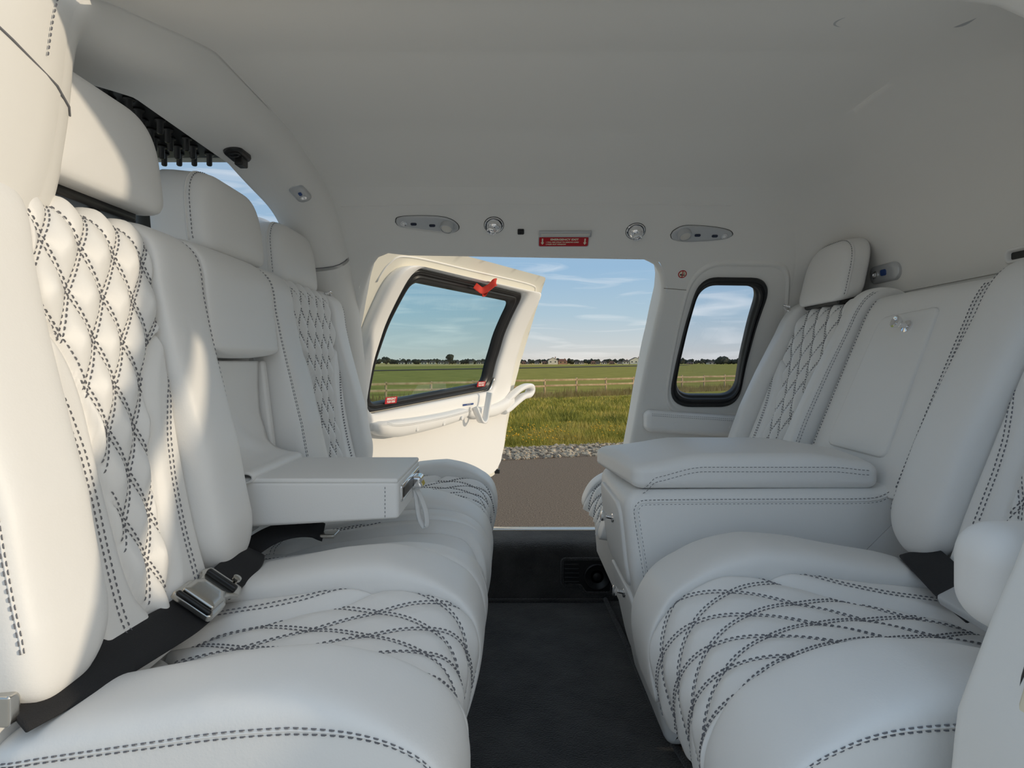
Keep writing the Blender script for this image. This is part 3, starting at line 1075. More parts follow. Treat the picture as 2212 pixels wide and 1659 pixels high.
def full_seat(label, side, ya, yb, b0, b1, hr=True, hr_c=None, hr_w=.27, grp=None, cush_b=None, cv1=.93, back_ya=None, back_b0=None):
    """side 'L' faces +X, 'R' faces -X; b0/b1 widths of the near and far bolster"""
    sb, sc, sg = (SLB, SLC, 1) if side == 'L' else (SRB, SRC, -1)
    cx = -.30 if side == 'L' else .5
    t = thing('passenger_seat', label, 'seat', (cx, (ya + yb) / 2, 0), grp)
    st = Stitch()
    # backrest
    cya, cb0 = ya, b0
    if back_ya: ya, b0 = back_ya, back_b0
    bdep = .06 if side == 'L' else .012
    yc, hw = (ya + b0 + yb - b1) / 2, (yb - b1 - ya - b0) / 2
    quilt_panel(sb, yc, hw, t, st, COLB, ucurve=UB, name='backrest_panel')
    hc = [(0, .8), (.12, 1.05), (.3, 1.1), (.45, .85), (.6, .55), (.7, .40), (1, .35)] if side == 'L' else [(0, .8), (.12, 1.05), (.3, 1.15), (.5, 1.0), (.7, .75), (.8, .7), (1, .6)]
    bolster('side_bolster', sb, ya, ya + b0 + .004, t, .042, bdep, hcurve=hc, v0=.05, v1=.97, round0=.08, st=st, seams=[(.80, .10, .86)])
    bolster('side_bolster', sb, yb - b1 - .004, yb, t, .042, bdep, hcurve=hc, v0=.05, v1=.97, round0=.08, st=st, seams=[(.16, .10, .86)])
    seat_shell(t, sg, ya + .012, yb - .012, LSH if side == 'L' else RSH)
    # cushion
    ya, b0 = cya, cb0
    c0, c1 = cush_b or (b0, b1)
    yc, hw = (ya + c0 + yb - c1) / 2, (yb - c1 - ya - c0) / 2
    quilt_panel(sc, yc, hw, t, st, COLC, ucurve=UC, name='cushion_panel', w0=.062, hh=.16, v0=.02, v1=cv1, nv=200, wlow=.7, bulge=.0080, wing=.012, dish=.016)
    hcc = [(0, .5), (.12, .8), (.35, 1.1), (.48, 1.1), (.56, .8), (.64, .4), (.75, .2), (1, .1)]
    bolster('cushion_bolster', sc, ya, ya + c0 + .006, t, .036, .10, hcurve=hcc, v0=.03, v1=cv1, round0=.06, round1=.03, st=st, seams=[(.955, .05, .80)])
    bolster('cushion_bolster', sc, yb - c1 - .006, yb, t, .036, .10, hcurve=hcc, v0=.03, v1=cv1, round0=.06, round1=.03)
    seat_shell(t, sg, ya + .015, yb - .015, LBASE if side == 'L' else RBASE, 'seat_base')
    if hr:
        headrest(t, hr_c, sg, hr_w, .155 if side == 'L' else .175, .105 if side == 'L' else .072, st, lean=.10 if side == 'L' else .22, corner=.10)
    st.mk(t)
    return t

near_left = full_seat('white quilted leather seat nearest the camera on the left with lap belt across it', 'L', .50, .955, .115, .115,
                      hr_c=(-.548, .788, .975), hr_w=.28)
far_left = full_seat('white quilted leather seat on the left beside the open door', 'L', 1.235, 1.765, .115, .10,
                     hr_c=(-.548, 1.515, .942), hr_w=.27)
near_right = full_seat('white quilted leather seat at the right foreground beside the console', 'R', .505, 1.022, .12, .12, hr=False, cush_b=(.125, .125), back_ya=.64, back_b0=.045)
far_right = full_seat('white quilted leather seat on the right below the rear window', 'R', 1.395, 1.79, .048, .062,
                      hr_c=(.848, 1.618, .908), hr_w=.225, cv1=.78)
# chrome buckle ring peeping out below the headrest of the far right seat
tube('belt_ring', catmull([(.835, 1.735, .915), (.825, 1.75, .922), (.83, 1.765, .915), (.845, 1.765, .905), (.85, 1.745, .905)], 24), .004, 'chrome', far_right)
tube('belt_ring', catmull([(-.535, 1.655, .945), (-.525, 1.665, .952), (-.525, 1.68, .948), (-.535, 1.70, .945), (-.545, 1.715, .945)], 24), .004, 'chrome', far_left)

# ---- middle seat of the left row: plain upper pad, niche, leather flap, folded-down armrest box
mid = thing('passenger_seat', 'narrow middle seat on the left with its armrest folded down', 'seat', (-.30, 1.095, 0))
stm = Stitch()
bolster('upper_pad', SLB, .962, 1.228, mid, .018, .07, v0=.545, v1=.90, ex=.28, n=60, m=60, round0=.018, round1=.05)
seat_shell(mid, 1, .965, 1.225, [(-.535, .40), (-.55, .62), (-.565, .905), (-.61, .925), (-.655, .88), (-.61, .40)])
fl = catmull([(-.530, .752), (-.530, .70), (-.526, .65), (-.514, .60), (-.492, .573), (-.462, .562), (-.445, .560), (-.438, .555), (-.445, .549), (-.46, .548)], 60)
yy = np.linspace(.972, 1.200, 24)
wr = lambda x, z, y: .0022 * math.sin(60 * y + 90 * z) * math.exp(-((z - .60) / .05) ** 2)
P = np.array([[(x + wr(x, z, y), y, z) for y in yy] for x, z in fl])
flap = grid('leather_flap', P, 'leather', mid)
md = flap.modifiers.new('thick', 'SOLIDIFY'); md.thickness = .004; md.offset = -1
stm.line(np.array([(-.5325, y, .733) for y in yy]), np.array([(1, 0, 0)] * 24), dash=.004)
rbox('flap_bar', (-.535, 1.085, .748), (.006, .11, .004), .003, 'blackplastic', mid)
# side cheek of the niche next to the far seat
ch = rbox('niche_cheek', (-.535, 1.217, .58), (.035, .010, .17), .006, 'leather', mid, rot=Matrix.Rotation(-.12, 3, 'Y'))
# armrest box
def arm_def(V):
    V = V.copy()
    t = (V[:, 0] + .135) / .27                      # 0 back .. 1 front
    lo = -.040 + t * .016
    V[:, 2] = np.where(V[:, 2] < 0, V[:, 2] / .040 * -lo * 1.0, V[:, 2])
    return V
arm = rbox('folding_armrest', (-.327, 1.09, .508), (.135, .110, .040), .008, 'leather_plain', mid, deform=arm_def)
rbox('lid', (-.330, 1.09, .5485), (.137, .111, .0045), .004, 'leather_plain', arm)
la = thing_dummy = None
fmA = lambda x, y, d: np.stack([-.192 + d, 1.09 + x, .523 + y], -1)
puffy('latch_plate', rrect(.185, .030, .006), plate_rings(.003, .08), fmA, 'chrome', arm)
puffy('latch_inlay', rrect(.172, .018, .004), plate_rings(.0042, .08), fmA, 'blackplastic', arm)
rbox('latch_lever', (-.183, 1.12, .520), (.010, .020, .012), .006, 'chrome', arm, deform=lambda V: V + np.stack([.4 * np.maximum(0, -V[:, 2]), 0 * V[:, 0], 0 * V[:, 0]], -1))
lp = catmull([(-.186, 1.118, .508), (-.176, 1.116, .49), (-.166, 1.112, .463), (-.163, 1.108, .440), (-.168, 1.106, .434), (-.178, 1.109, .452), (-.184, 1.115, .485), (-.187, 1.118, .505)], 50)
V, Fc = strip_pts(lp, np.cross(np.gradient(lp, axis=0), np.array([.75, .65, 0])), .010, .0025)
mk('pull_strap', V, Fc, 'leather_plain', arm)
fe = np.array([(-.196, y, z) for y, z in zip(np.full(30, .9795), np.linspace(.487, .545, 30))])
stm.line(np.array([(-.215, .9798, z) for z in np.linspace(.487, .545, 30)]), np.array([(0, -1., 0)] * 30), dash=.004)
yc, hw = 1.096, .10
quilt_panel(SLC, yc, hw, mid, stm, [(0, 0), (.10, 0), (.13, .25), (.2, .42), (.35, .45), (.5, .5), (.62, .45), (.72, .0), (1, 0)], ucurve=[(.055, .62), (.12, .72), (.22, .75), (.32, .85), (.40, 1.0)], name='cushion_panel', plain=True, v0=.02, v1=.93, wing=.010, dish=.010, nu=70)
hcc = [(0, .5), (.12, .7), (.35, .9), (.5, 1.0), (.62, .8), (.72, .4), (1, .2)]
bolster('cushion_bolster', SLC, .958, 1.01, mid, .020, .10, hcurve=hcc, v0=.03, v1=.93, round0=.06, round1=.03)
bolster('cushion_bolster', SLC, 1.182, 1.233, mid, .020, .10, hcurve=hcc, v0=.03, v1=.93, round0=.06, round1=.03)
seat_shell(mid, 1, .965, 1.225, LBASE, 'seat_base')
headrest(mid, (-.548, 1.165, .953), 1, .265, .155, .105, stm, lean=.10, corner=.10)
stm.mk(mid)

# ---- centre console of the right row
con = thing('centre_console', 'white leather centre console with two small chrome knobs between the right seats', 'console', (.5, 1.225, 0))
stc = Stitch()
y0c, y1c = 1.075, 1.375
# side outline in XZ: front leans back towards the floor
side = rpoly([(.206, .508), (.222, .36), (.248, .22), (.290, .03), (.80, .03), (.80, .545), (.735, .545), (.70, .512)], [.035, .2, .3, .02, .01, .02, .03, .05], 10)
side = resample(side, .008)
rings = []
for s, d in ((0, .10), (0, .05), (0, .0)): pass
cS = np.array([.55, .30])
def inset(P, e):
    T = np.roll(P, -1, 0) - np.roll(P, 1, 0)
    T /= np.linalg.norm(T, axis=1, keepdims=True)
    A = np.sum(P[:, 0] * np.roll(P[:, 1], -1) - np.roll(P[:, 0], -1) * P[:, 1])
    N = np.stack([-T[:, 1], T[:, 0]], 1) * np.sign(A)
    return P + N * e
rows = []
R = .022
for k in range(7):
    a = math.pi / 2 * k / 6
    rows.append((R * (1 - math.sin(a)), y0c + R * (1 - math.cos(a))))
rows2 = [(e, y1c - (y - y0c)) for e, y in rows[::-1]]
P = np.array([np.stack([q[:, 0], np.full(len(q), y), q[:, 1]], -1) for e, y in rows + rows2 for q in [inset(side, e)]])
n, m = P.shape[:2]
body = mk('body', P.reshape(-1, 3), gridF(n, m, False, True) + [tuple(range(m))[::-1], tuple((n - 1) * m + i for i in range(m))], 'leather_plain', con)
# double stitched edge along the top, front and down the near corner
e1 = inset(side, .012)
seq = np.vstack([[(.312, .045), (.298, .10), (.275, .20), (.255, .29), (.240, .38), (.228, .46), (.2275, .478), (.235, .4885)], [(.25, .4930), (.35, .4945), (.55, .4955), (.66, .4965), (.695, .505), (.715, .522), (.735, .530), (.79, .530)]])
seq = catmull(seq, 200)
for e in (0, .0085):
    T = np.gradient(seq, axis=0); T /= np.linalg.norm(T, axis=1, keepdims=True)
    q = seq + np.stack([T[:, 1], -T[:, 0]], 1) * e
    Q = np.stack([q[:, 0], np.full(200, y0c + .0004), q[:, 1]], -1)
    stc.line(Q, np.array([(0, -1., 0)] * 200), dash=.005)
V, Fc = tube_pts(np.stack([(seq + np.stack([T[:, 1], -T[:, 0]], 1) * .0042)[:, 0], np.full(200, y0c + .0005), (seq + np.stack([T[:, 1], -T[:, 0]], 1) * .0042)[:, 1]], -1), .0018, 6)
mk('piping', V, Fc, 'leather_plain', con)
# drawer fronts on the front face (towards the aisle)
def front_map(s0):
    ze = np.array([.03, .22, .36, .50]); xe = np.array([.291, .249, .223, .208])
    def fm(x, y, d):
        z = s0 + y
        X = np.interp(z, ze, xe)
        return np.stack([X - d * .96, (y0c + y1c) / 2 + x, z + d * .2], -1)
    return fm
for zc, hgt in ((.395, .165), (.205, .190)):
    dr = puffy('drawer', resample(rrect(.235, hgt, .03), .012), plate_rings(.008, .08), front_map(zc), 'leather_plain', con)
    zk = zc + hgt * .22
    kp = front_map(zc)(np.array([-.03]), np.array([hgt * (.20 if zc > .3 else .36)]), np.array([.007]))[0]
    lathe('knob', kp, (-.98, 0, .15), [(.0105, 0), (.0105, .002), (.0045, .004), (.004, .013), (.008, .016), (.0105, .020), (.0105, .024), (.007, .026)], 'chrome', dr, 20)
# padded armrest lid on top
def pad_def(V):
    V = V.copy()
    x, y, z = V.T
    u = (x + .232) / .464
    top = z > 0
    zz = np.where(top, z, z)
    # nose drops and is cut back at its lower side; the top arches and falls to the far side
    lift = -.020 * sstep(.30, 0, u) * (z + .032) / .064
    lift += -.016 * sstep(.7, 1, u) * (z + .032) / .064
    lift += .010 * np.clip((z / .032), 0, 1) * (1 - (y / .135) ** 2)
    nx = x - .035 * sstep(.2, 0, u) * np.clip((y + .13) / .26, 0, 1)
    return np.stack([nx, y, zz + lift], -1)
pad = rbox('armrest_pad', (.460, 1.215, .542), (.232, .132, .032), .022, 'leather', con, deform=pad_def, n=16, k=6)
sx = np.linspace(.245, .675, 120)
zz = .553 - .022 * sstep(.36, .245, sx) - .006 * sstep(.6, .675, sx) - .018 * sstep(.27, .245, sx)
for e in (0, .0085):
    yq = 1.0834 + .0 * sx
    stc.line(np.stack([sx, yq - .0008, zz - e], -1), np.array([(0, -1., .2)] * 120), dash=.005)
# upright back of the console with a hinged panel
bk = SRB
bolster('console_back', SRB, 1.045, 1.385, con, .004, .012, v0=.16, v1=.86, ex=.16, n=70, m=80, round0=.012, round1=.03)
bmap = lambda x, y, d: SRB.pos(1.222 + x, .56 + y / SRB.L, .004 + d)
bd = puffy('hinged_panel', resample(rpoly([(-.105, -.195), (.098, -.195), (.090, .115), (-.085, .125)], [.02, .02, .025, .015], 8), .010), plate_rings(.006, .06), bmap, 'leather_plain', con)
kp = bmap(np.array([-.018]), np.array([.085]), np.array([.006]))[0]
nk = SRB.nrm(np.array([.6]))[0]
lathe('knob', kp, nk, [(.0135, 0), (.0135, .003), (.006, .005), (.005, .016), (.011, .020), (.0135, .025), (.0135, .029), (.010, .031), (.004, .028)], 'chrome', bd, 24)
for y in (1.052, 1.060, 1.377):
    v = np.linspace(.20, .82, 120)
    stc.line(SRB.pos(np.full(120, y), v, .0052), SRB.nrm(v), dash=.005)
stc.mk(con)

# ------------------------------------------------------------------ lap belts
def belt(label, pts, nrms, w, buckle_at=None, loc=None):
    t = thing('seat_belt', label, 'seat belt', loc or tuple(pts[0]))
    return t
b1 = thing('seat_belt', 'black lap belt with steel buckle lying across the nearest left seat', 'seat belt', (-.42, .62, .44))
bp = catmull([(-.445, .512, .442), (-.433, .555, .441), (-.424, .61, .437), (-.419, .67, .432), (-.416, .72, .428), (-.415, .752, .428)], 60)
bn = np.array([(.55, -.12, .82)] * 60)
V, Fc = strip_pts(bp, bn, .055, .0035)
mk('strap', V, Fc, 'webbing', b1)
bp2 = catmull([(-.412, .803, .434), (-.410, .85, .440), (-.411, .90, .446), (-.428, .945, .444), (-.452, .975, .43)], 40)
V, Fc = strip_pts(bp2, np.array([(.55, 0, .82)] * 40), .050, .0035)
mk('strap', V, Fc, 'webbing', b1)
# buckle: waisted body, lever plate, roller bar
bc = np.array((-.411, .777, .436))
fb = frame_of((.55, -.05, .82), up=(0, 1, 0))
bm_ = lambda x, y, d: np.stack([x, y, d], -1) @ fb.T + bc
out = rpoly([(-.030, -.040), (.030, -.040), (.030, -.004), (.022, .010), (.024, .020), (.032, .030), (.026, .048), (-.026, .048), (-.032, .030), (-.024, .020), (-.022, .010), (-.030, -.004)], .006, 5)
bk_ = puffy('buckle', out, plate_rings(.008, .06), bm_, 'steel', b1)
puffy('lever', rpoly([(-.024, -.030), (.024, -.030), (.024, -.002), (.017, .012), (-.017, .012), (-.024, -.002)], .004, 5), [(1, .008), (1, .012), (.94, .0135), (.6, .014), (.2, .014)], bm_, 'steel', bk_)
V, Fc = rbox_pts((.024, .0045, .004), .003, 3, 3)
mk('roller_bar', V @ fb.T + bm_(np.array([0.]), np.array([.030]), np.array([.011]))[0], Fc, 'blackplastic', bk_)
V, Fc = rbox_pts((.026, .0035, .004), .003, 3, 3)
mk('slot_bar', V @ fb.T + bm_(np.array([0.]), np.array([-.036]), np.array([.008]))[0], Fc, 'blackplastic', bk_)
lathe('stud', bm_(np.array([.014]), np.array([.042]), np.array([.008]))[0], fb[:, 2], [(.0035, 0), (.0035, .006), (.006, .007), (.006, .011), (.004, .012)], 'steel', bk_, 16)
# anchor fitting at the near end
rbox('anchor', (-.446, .508, .446), (.010, .007, .014), .003, 'steel', b1)

b2 = thing('seat_belt', 'black lap belt end emerging below the folded left armrest', 'seat belt', (-.42, 1.03, .42))
bp = catmull([(-.45, .985, .43), (-.425, 1.01, .445), (-.395, 1.03, .452), (-.365, 1.05, .448), (-.345, 1.06, .438)], 40)
V, Fc = strip_pts(bp, np.array([(.2, -.5, .85)] * 40), .042, .004)
mk('strap', V, Fc, 'webbing', b2)
rbox('tongue', (-.335, 1.063, .434), (.014, .018, .004), .003, 'steel', b2)

b3 = thing('seat_belt', 'black lap belt with grey buckle on the right foreground seat', 'seat belt', (.62, .85, .43))
bp = catmull([(.70, .99, .42), (.672, .96, .436), (.650, .91, .440), (.632, .85, .436), (.615, .79, .432), (.600, .73, .432)], 60)
V, Fc = strip_pts(bp, np.array([(-.50, -.05, .86)] * 60), .055, .0035)
mk('strap', V, Fc, 'webbing', b3)
fb3 = frame_of((-.45, -.05, .89), up=(0, 1, 0))
bc3 = np.array((.600, .735, .440))
bm3 = lambda x, y, d: np.stack([x, y, d], -1) @ fb3.T + bc3
puffy('buckle', rpoly([(-.032, -.045), (.032, -.045), (.032, .040), (-.032, .040)], .006, 5), plate_rings(.012, .08), bm3, 'silver', b3)

# ------------------------------------------------------------------ near and far side armrests aft of the doors
def side_armrest(label, ymap, x0, x1, zc, cat='armrest'):
    t = thing('side_armrest', label, cat, tuple(ymap((x0 + x1) / 2, zc, 0)))
    L = x1 - x0
    V, Fc = rbox_pts((L / 2, .030, .036), .022, 10, 6)
    x, y, z = V.T
    tilt = -.022 * (x / L)
    W = np.array([ymap(a + (x0 + x1) / 2, zc, b + .022) + np.array([0, 0, c + d]) for a, b, c, d in zip(x, y, z, tilt)])
    mk('pad', W, Fc, 'leather_plain', t)
    s = Stitch()
    xs_ = np.linspace(-L / 2 + .02, L / 2 - .02, 80)
    for e in (.020, .026):
        P = np.array([ymap(a + (x0 + x1) / 2, zc, .052) + np.array([0, 0, e + -.022 * a / L]) for a in xs_])
        nn = (ymap(0, zc, 1) - ymap(0, zc, 0))
        s.line(P, np.array([nn] * 80), dash=.004)
    s.mk(t)
    for a in (-.22 * L, .30 * L):
        c = ymap(a + (x0 + x1) / 2, zc, .051) + np.array([0, 0, -.004 - .022 * a / L])
        lathe('button', c, ymap(0, zc, 1) - ymap(0, zc, 0), [(.008, 0), (.008, .0025), (.006, .003), (.002, .0025)], 'leather_plain', t, 16)
    return t
xa, za = wallpt(1382, 915); xb2, zb = wallpt(1600, 915)
side_armrest('white padded armrest below the rear window on the far wall', lambda x, z, n: np.array([x, float(Yw(.5)) - n, z]), xa + .01, xb2 + .02, .545)
na = thing('side_armrest', 'white padded armrest tip behind the near right pillar', 'armrest', (.55, .56, .53))
rbox('pad', (.553, .545, .548), (.125, .038, .050), .034, 'leather_plain', na, n=10, k=6,
     deform=lambda V: np.stack([V[:, 0], V[:, 1], V[:, 2] * (1 - .25 * (V[:, 2] < 0) * 0) - .0 * V[:, 0]], -1))

# ------------------------------------------------------------------ open cabin door (hinged at its front edge, swung outwards)
DS = 1.15
TH = math.radians(65)
DC, DSN = math.cos(TH), math.sin(TH)
def dm(u, v, d=0.0):
    """door coordinates: u from the hinge, v height, d off the inner face (towards the cabin side)"""
    u, v, d = np.broadcast_arrays(np.asarray(u, float), np.asarray(v, float), np.asarray(d, float))
    w = 1.95 - Yw(v) + d
    return np.stack([DS * (-.5 + u * DC + w * DSN), DS * (1.95 + u * DSN - w * DC), .75 + DS * (v - .75)], -1)
def dn(v, e=.01):
    a = dm(.4, v + e) - dm(.4, v - e)
    b = dm(.4 + e, v) - dm(.4 - e, v)
    n = np.cross(b, a)
    n /= np.linalg.norm(n)
    return n if n[0] > 0 else -n
door = tag(thing('door_1', 'white cabin door swung open with a tinted window and padded armrest', 'door', tuple(dm(.45, .19))), kind='structure')
d_out = np.array([(-.215, .20), (-.226, 1.003), (-.222, 1.066), (-.19, 1.088), (.016, 1.112), (.369, 1.122), (.880, 1.134), (.905, 1.128), (1.022, 1.044), (1.10, .955), (1.155, .873), (1.175, .79), (1.177, .707), (1.155, .539), (1.094, .331), (1.045, .247), (1.0, .205), (.964, .194)])
G_out = rpoly([(-.052, 1.046), (.80, 1.052), (.872, .80), (.868, .620), (-.040, .578)], [.055, .055, .4, .055, .06], 10)
G_in = rpoly([(.006, 1.012), (.755, 1.018), (.815, .80), (.812, .655), (-.006, .610)], [.045, .045, .35, .045, .05], 10)
V, Fc, _ = sheet_with_holes(d_out, [G_out], .022, lambda a, b: dm(a, b))
fl = mk('outer_flange', V, Fc, 'gelcoat', door)
V, Fc, _ = sheet_with_holes(d_out, [G_out], .06, lambda a, b: dm(a, b, -.05))
mk('outer_skin', V, Fc, 'gelcoat', door)
lp = resample(d_out, .03)
P = np.array([dm(lp[:, 0], lp[:, 1], d) for d in (.0, -.05)])
grid('edge_band', P, 'gelcoat', door, cv=True)
# weather seal line on the flange
sl = catmull([(-.16, .99), (-.15, 1.045), (-.08, 1.072), (.3, 1.083), (.80, 1.094), (.90, 1.078), (.945, 1.045)], 80)
tube('seal', dm(sl[:, 0], sl[:, 1], .001), .0035, 'trim', door, 8)
def ringband(name, A, B, prof, m, parent, n=180):
    return gasket(name, A, B, lambda a, b, d: dm(a, b, d), parent, m, prof, n)
T_out = rpoly([(-.135, 1.046), (.955, 1.070), (1.055, .80), (1.068, .535), (-.10, .520)], [.07, .07, .5, .05, .05], 10)
G_edge = G_out.mean(0) + (G_out - G_out.mean(0)) * 1.012
ringband('window_surround', G_edge, T_out, [(0, -.02), (0, .020), (.04, .032), (.14, .038), (.4, .040), (.75, .040), (.90, .036), (.97, .024), (1, .010), (1, -.002)], 'leather_plain', door)
ringband('gasket', G_out, G_in, [(0, -.01), (.02, .010), (.16, .016), (.30, .014), (.40, .004), (.48, .004), (.58, .012), (.75, .011), (.88, .002), (1, -.004), (1, -.02)], 'rubber', door)
# bright bead along the lower gasket
bead = catmull([(-.056, .70), (-.053, .63), (-.035, .588), (.02, .572), (.2, .580), (.5, .594), (.8, .609), (.855, .625), (.876, .675)], 90)
tube('bead', dm(bead[:, 0], bead[:, 1], .018), .0075, 'steel', door, 10)
gc = G_in.mean(0)
V, Fc, _ = sheet_with_holes(gc + (G_in - gc) * 1.04, [], .05, lambda a, b: dm(a, b, -.012))
mk('pane', V, Fc, 'glass_door', door)
# lower door panel
lo = rpoly([(-.205, .555), (1.085, .535), (1.065, .36), (1.02, .245), (.95, .215), (-.205, .215)], [.01, .02, .1, .08, .06, .01], 8)
V, Fc, _ = sheet_with_holes(lo, [], .05, lambda a, b: dm(a, b, .014))
mk('lower_panel', V, Fc, 'leather_plain', door)
lpz = resample(lo, .02)
grid('panel_edge', np.array([dm(lpz[:, 0], lpz[:, 1], d) for d in (.014, .011, -.001)]), 'leather_plain', door, cv=True)
rbox('edge_catch', dm(1.0, .212, .0), (.02, .02, .012), .005, 'blackplastic', door)
# armrest
def dsweep(name, path, hw_, hd_, m, parent, ex=.75, n=70, mm=24):
    C = catmull(path, n)
    T = np.gradient(C[:, :2], axis=0); T /= np.linalg.norm(T, axis=1, keepdims=True)
    N = np.stack([-T[:, 1], T[:, 0]], 1)
    t = np.linspace(0, 1, n)
    hw = np.interp(t, *np.array(hw_).T); hd = np.interp(t, *np.array(hd_).T)
    a = np.linspace(0, 2 * math.pi, mm, endpoint=False)
    f = lambda q: np.sign(q) * np.abs(q) ** ex
    U = C[:, None, 0] + N[:, None, 0] * hw[:, None] * f(np.cos(a))
    Vv = C[:, None, 1] + N[:, None, 1] * hw[:, None] * f(np.cos(a))
    D = C[:, None, 2] + hd[:, None] * f(np.sin(a))
    P = dm(U, Vv, D)
    Fc = gridF(n, mm, False, True) + [tuple(range(mm))[::-1], tuple((n - 1) * mm + i for i in range(mm))]
    return mk(name, P.reshape(-1, 3), Fc, m, parent)
arm_d = dsweep('door_armrest', [(-.03, .536, .040), (.06, .522, .050), (.20, .519, .052), (.40, .524, .050), (.55, .533, .046), (.615, .538, .038)],
       [(0, .012), (.06, .024), (.2, .031), (.6, .027), (.9, .024), (1, .010)], [(0, .015), (.08, .034), (.6, .036), (.93, .03), (1, .012)], 'leather_plain', door)
std = Stitch()
for off in (.010, .0145):
    q = catmull([(.0, .536), (.06, .522), (.20, .519), (.40, .524), (.55, .533), (.60, .538)], 120)
    q[:, 1] += off
    std.line(dm(q[:, 0], q[:, 1], .0865), np.array([dn(.53)] * 120), dash=.004)
std.mk(door)
for u, v in ((.18, .510), (.36, .513), (.50, .520)):
    lathe('button', dm(u, v, .085), dn(.52), [(.010, -.004), (.010, .003), (.007, .0045), (.003, .0035)], 'leather_plain', arm_d, 16)
grip = dsweep('aft_armrest', [(.66, .530, .025), (.74, .524, .040), (.86, .524, .042), (.96, .542, .045), (1.03, .565, .05)],
       [(0, .016), (.1, .026), (.6, .029), (1, .024)], [(0, .01), (.12, .026), (.8, .028), (1, .024)], 'leather_plain', door)
dsweep('grab_handle', [(.96, .548, .045), (1.02, .580, .055), (1.09, .612, .062), (1.16, .627, .066), (1.215, .622, .066), (1.235, .600, .066), (1.205, .580, .068), (1.14, .575, .068), (1.07, .552, .064), (1.00, .522, .058), (.955, .508, .052)],
       [(0, .012), (.1, .013), (.4, .013), (.5, .016), (.6, .016), (.9, .014), (1, .012)], [(0, .02), (.5, .026), (1, .02)], 'leather_plain', door)
hk = catmull([(.733, .614, .082), (.727, .580, .084), (.712, .535, .086), (.698, .500, .090), (.680, .487, .090), (.662, .494, .085), (.652, .520, .076), (.645, .555, .060)], 60)
C = dm(hk[:, 0], hk[:, 1], hk[:, 2])
Tn = np.gradient(C, axis=0)
N0 = np.cross(Tn, dn(.53)[None])
V, Fc = strip_pts(C, N0, .034, .010)
mk('door_handle', V, Fc, 'leather_plain', door)
# labels and pull strap
def dmap(u0, v0, d0):
    return lambda x, y, d: dm(u0 + x / DS, v0 + y / DS, d0 + d / DS)
for (u0, v0, w) in ((.104, .616, .078), (.762, .650, .090)):
    f0 = dmap(u0, v0, .016)
    s = puffy('warning_label', rrect(w, .028, .004), plate_rings(.0012, .05), f0, 'red', door, label='red emergency push here label')
    text_on('print', 'EMERGENCY', .0105, f0, 'whitetext', s, at=(0, .006), bold=.0004, d=.0016, sx=w / .078)
    text_on('print', 'PUSH HERE', .0105, f0, 'whitetext', s, at=(0, -.0065), bold=.0004, d=.0016, sx=w / .078)
    mk('rule', *puffy_pts(rrect(w * .8, .0008, .0003, 2), [(1, .0012), (.5, .0014)], f0), 'whitetext', s)
f0 = dmap(.62, .5675, .043)
s = puffy('latch_label', rrect(.105, .009, .003), plate_rings(.001, .05), f0, 'blue', door, label='narrow blue label')
text_on('print', '<  OPEN DOOR', .006, f0, 'whitetext', s, d=.0013)
rs = catmull([(.335, 1.035, .030), (.345, 1.024, .050), (.36, 1.018, .062), (.375, 1.028, .070), (.393, 1.048, .072), (.405, 1.052, .066), (.402, 1.035, .058), (.392, 1.014, .056), (.380, 1.012, .055)], 60)
C = dm(rs[:, 0], rs[:, 1], rs[:, 2])
V, Fc = strip_pts(C, np.cross(np.gradient(C, axis=0), np.array([.25, .5, .9])), .034, .0025)
mk('pull_strap', V, Fc, 'redstrap', door, label='red emergency pull strap')

# ------------------------------------------------------------------ fittings on the panel above the door
def crop_outline(pts, ox, oy, sc, c):
    """pixel outline -> metres on the wall around pixel c"""
    p = np.array(pts, float) / sc + np.array([ox, oy])
    return np.stack([(p[:, 0] - c[0]) / 762, -(p[:, 1] - c[1]) / 660], -1)
def lamp_panel(label, c, outline, big, small, sw):
    x0, z0 = wallpt(*c)
    fmq = wmap(x0, z0)
    t = thing('reading_lamp_panel', label, 'lamp panel', tuple(wm(x0, z0)), 'teardrop lamp panels above the far door')
    o = resample(catmull(np.vstack([outline, outline[:1]]), 120)[:-1], .004)
    puffy('plate', o, [(1.02, -.002), (1.02, .002), (1.0, .0045), (.97, .0055), (.6, .006), (.2, .006)], fmq, 'silver', t)
    puffy('shadow_gap', (o - o.mean(0)) * 1.045 + o.mean(0), [(1, -.001), (1, .001), (.9, .001)], fmq, 'blackplastic', t)
    b = fmq(np.array([big[0]]), np.array([big[1]]), np.array([.005]))[0]
    nn = wnorm(z0) + np.array([-.15 * np.sign(big[0]), 0, -.35])
    l = lathe('lamp', b, nn, [(.0195, -.006), (.0195, .010), (.0185, .013), (.0165, .0135), (.0165, .011)], 'silver', t, 28)
    lathe('lens', b + nn / np.linalg.norm(nn) * .0105, nn, [(.0166, 0), (.012, .0012), (.004, .0018)], 'lens', l, 24)
    b = fmq(np.array([small[0]]), np.array([small[1]]), np.array([.005]))[0]
    l = lathe('call_button', b, wnorm(z0), [(.0085, -.002), (.0085, .0025), (.0065, .003), (.006, .0015)], 'chrome', t, 20)
    lathe('cap', b + wnorm(z0) * .001, wnorm(z0), [(.0052, 0), (.0045, .003), (.002, .004)], 'bulb', l, 16)
    for s in sw:
        fs = lambda x, y, d, s=s: fmq(x + s[0], y + s[1], d + .005)
        puffy('switch', rrect(.0175, .0085, .004), plate_rings(.003, .12), fs, 'navy', t)
c = (924, 484)
ol = crop_outline([(85, 190), (105, 145), (200, 126), (400, 122), (560, 134), (660, 168), (714, 225), (704, 272), (640, 302), (540, 296), (350, 272), (180, 245), (108, 228)], 840, 440, 4.809, c)
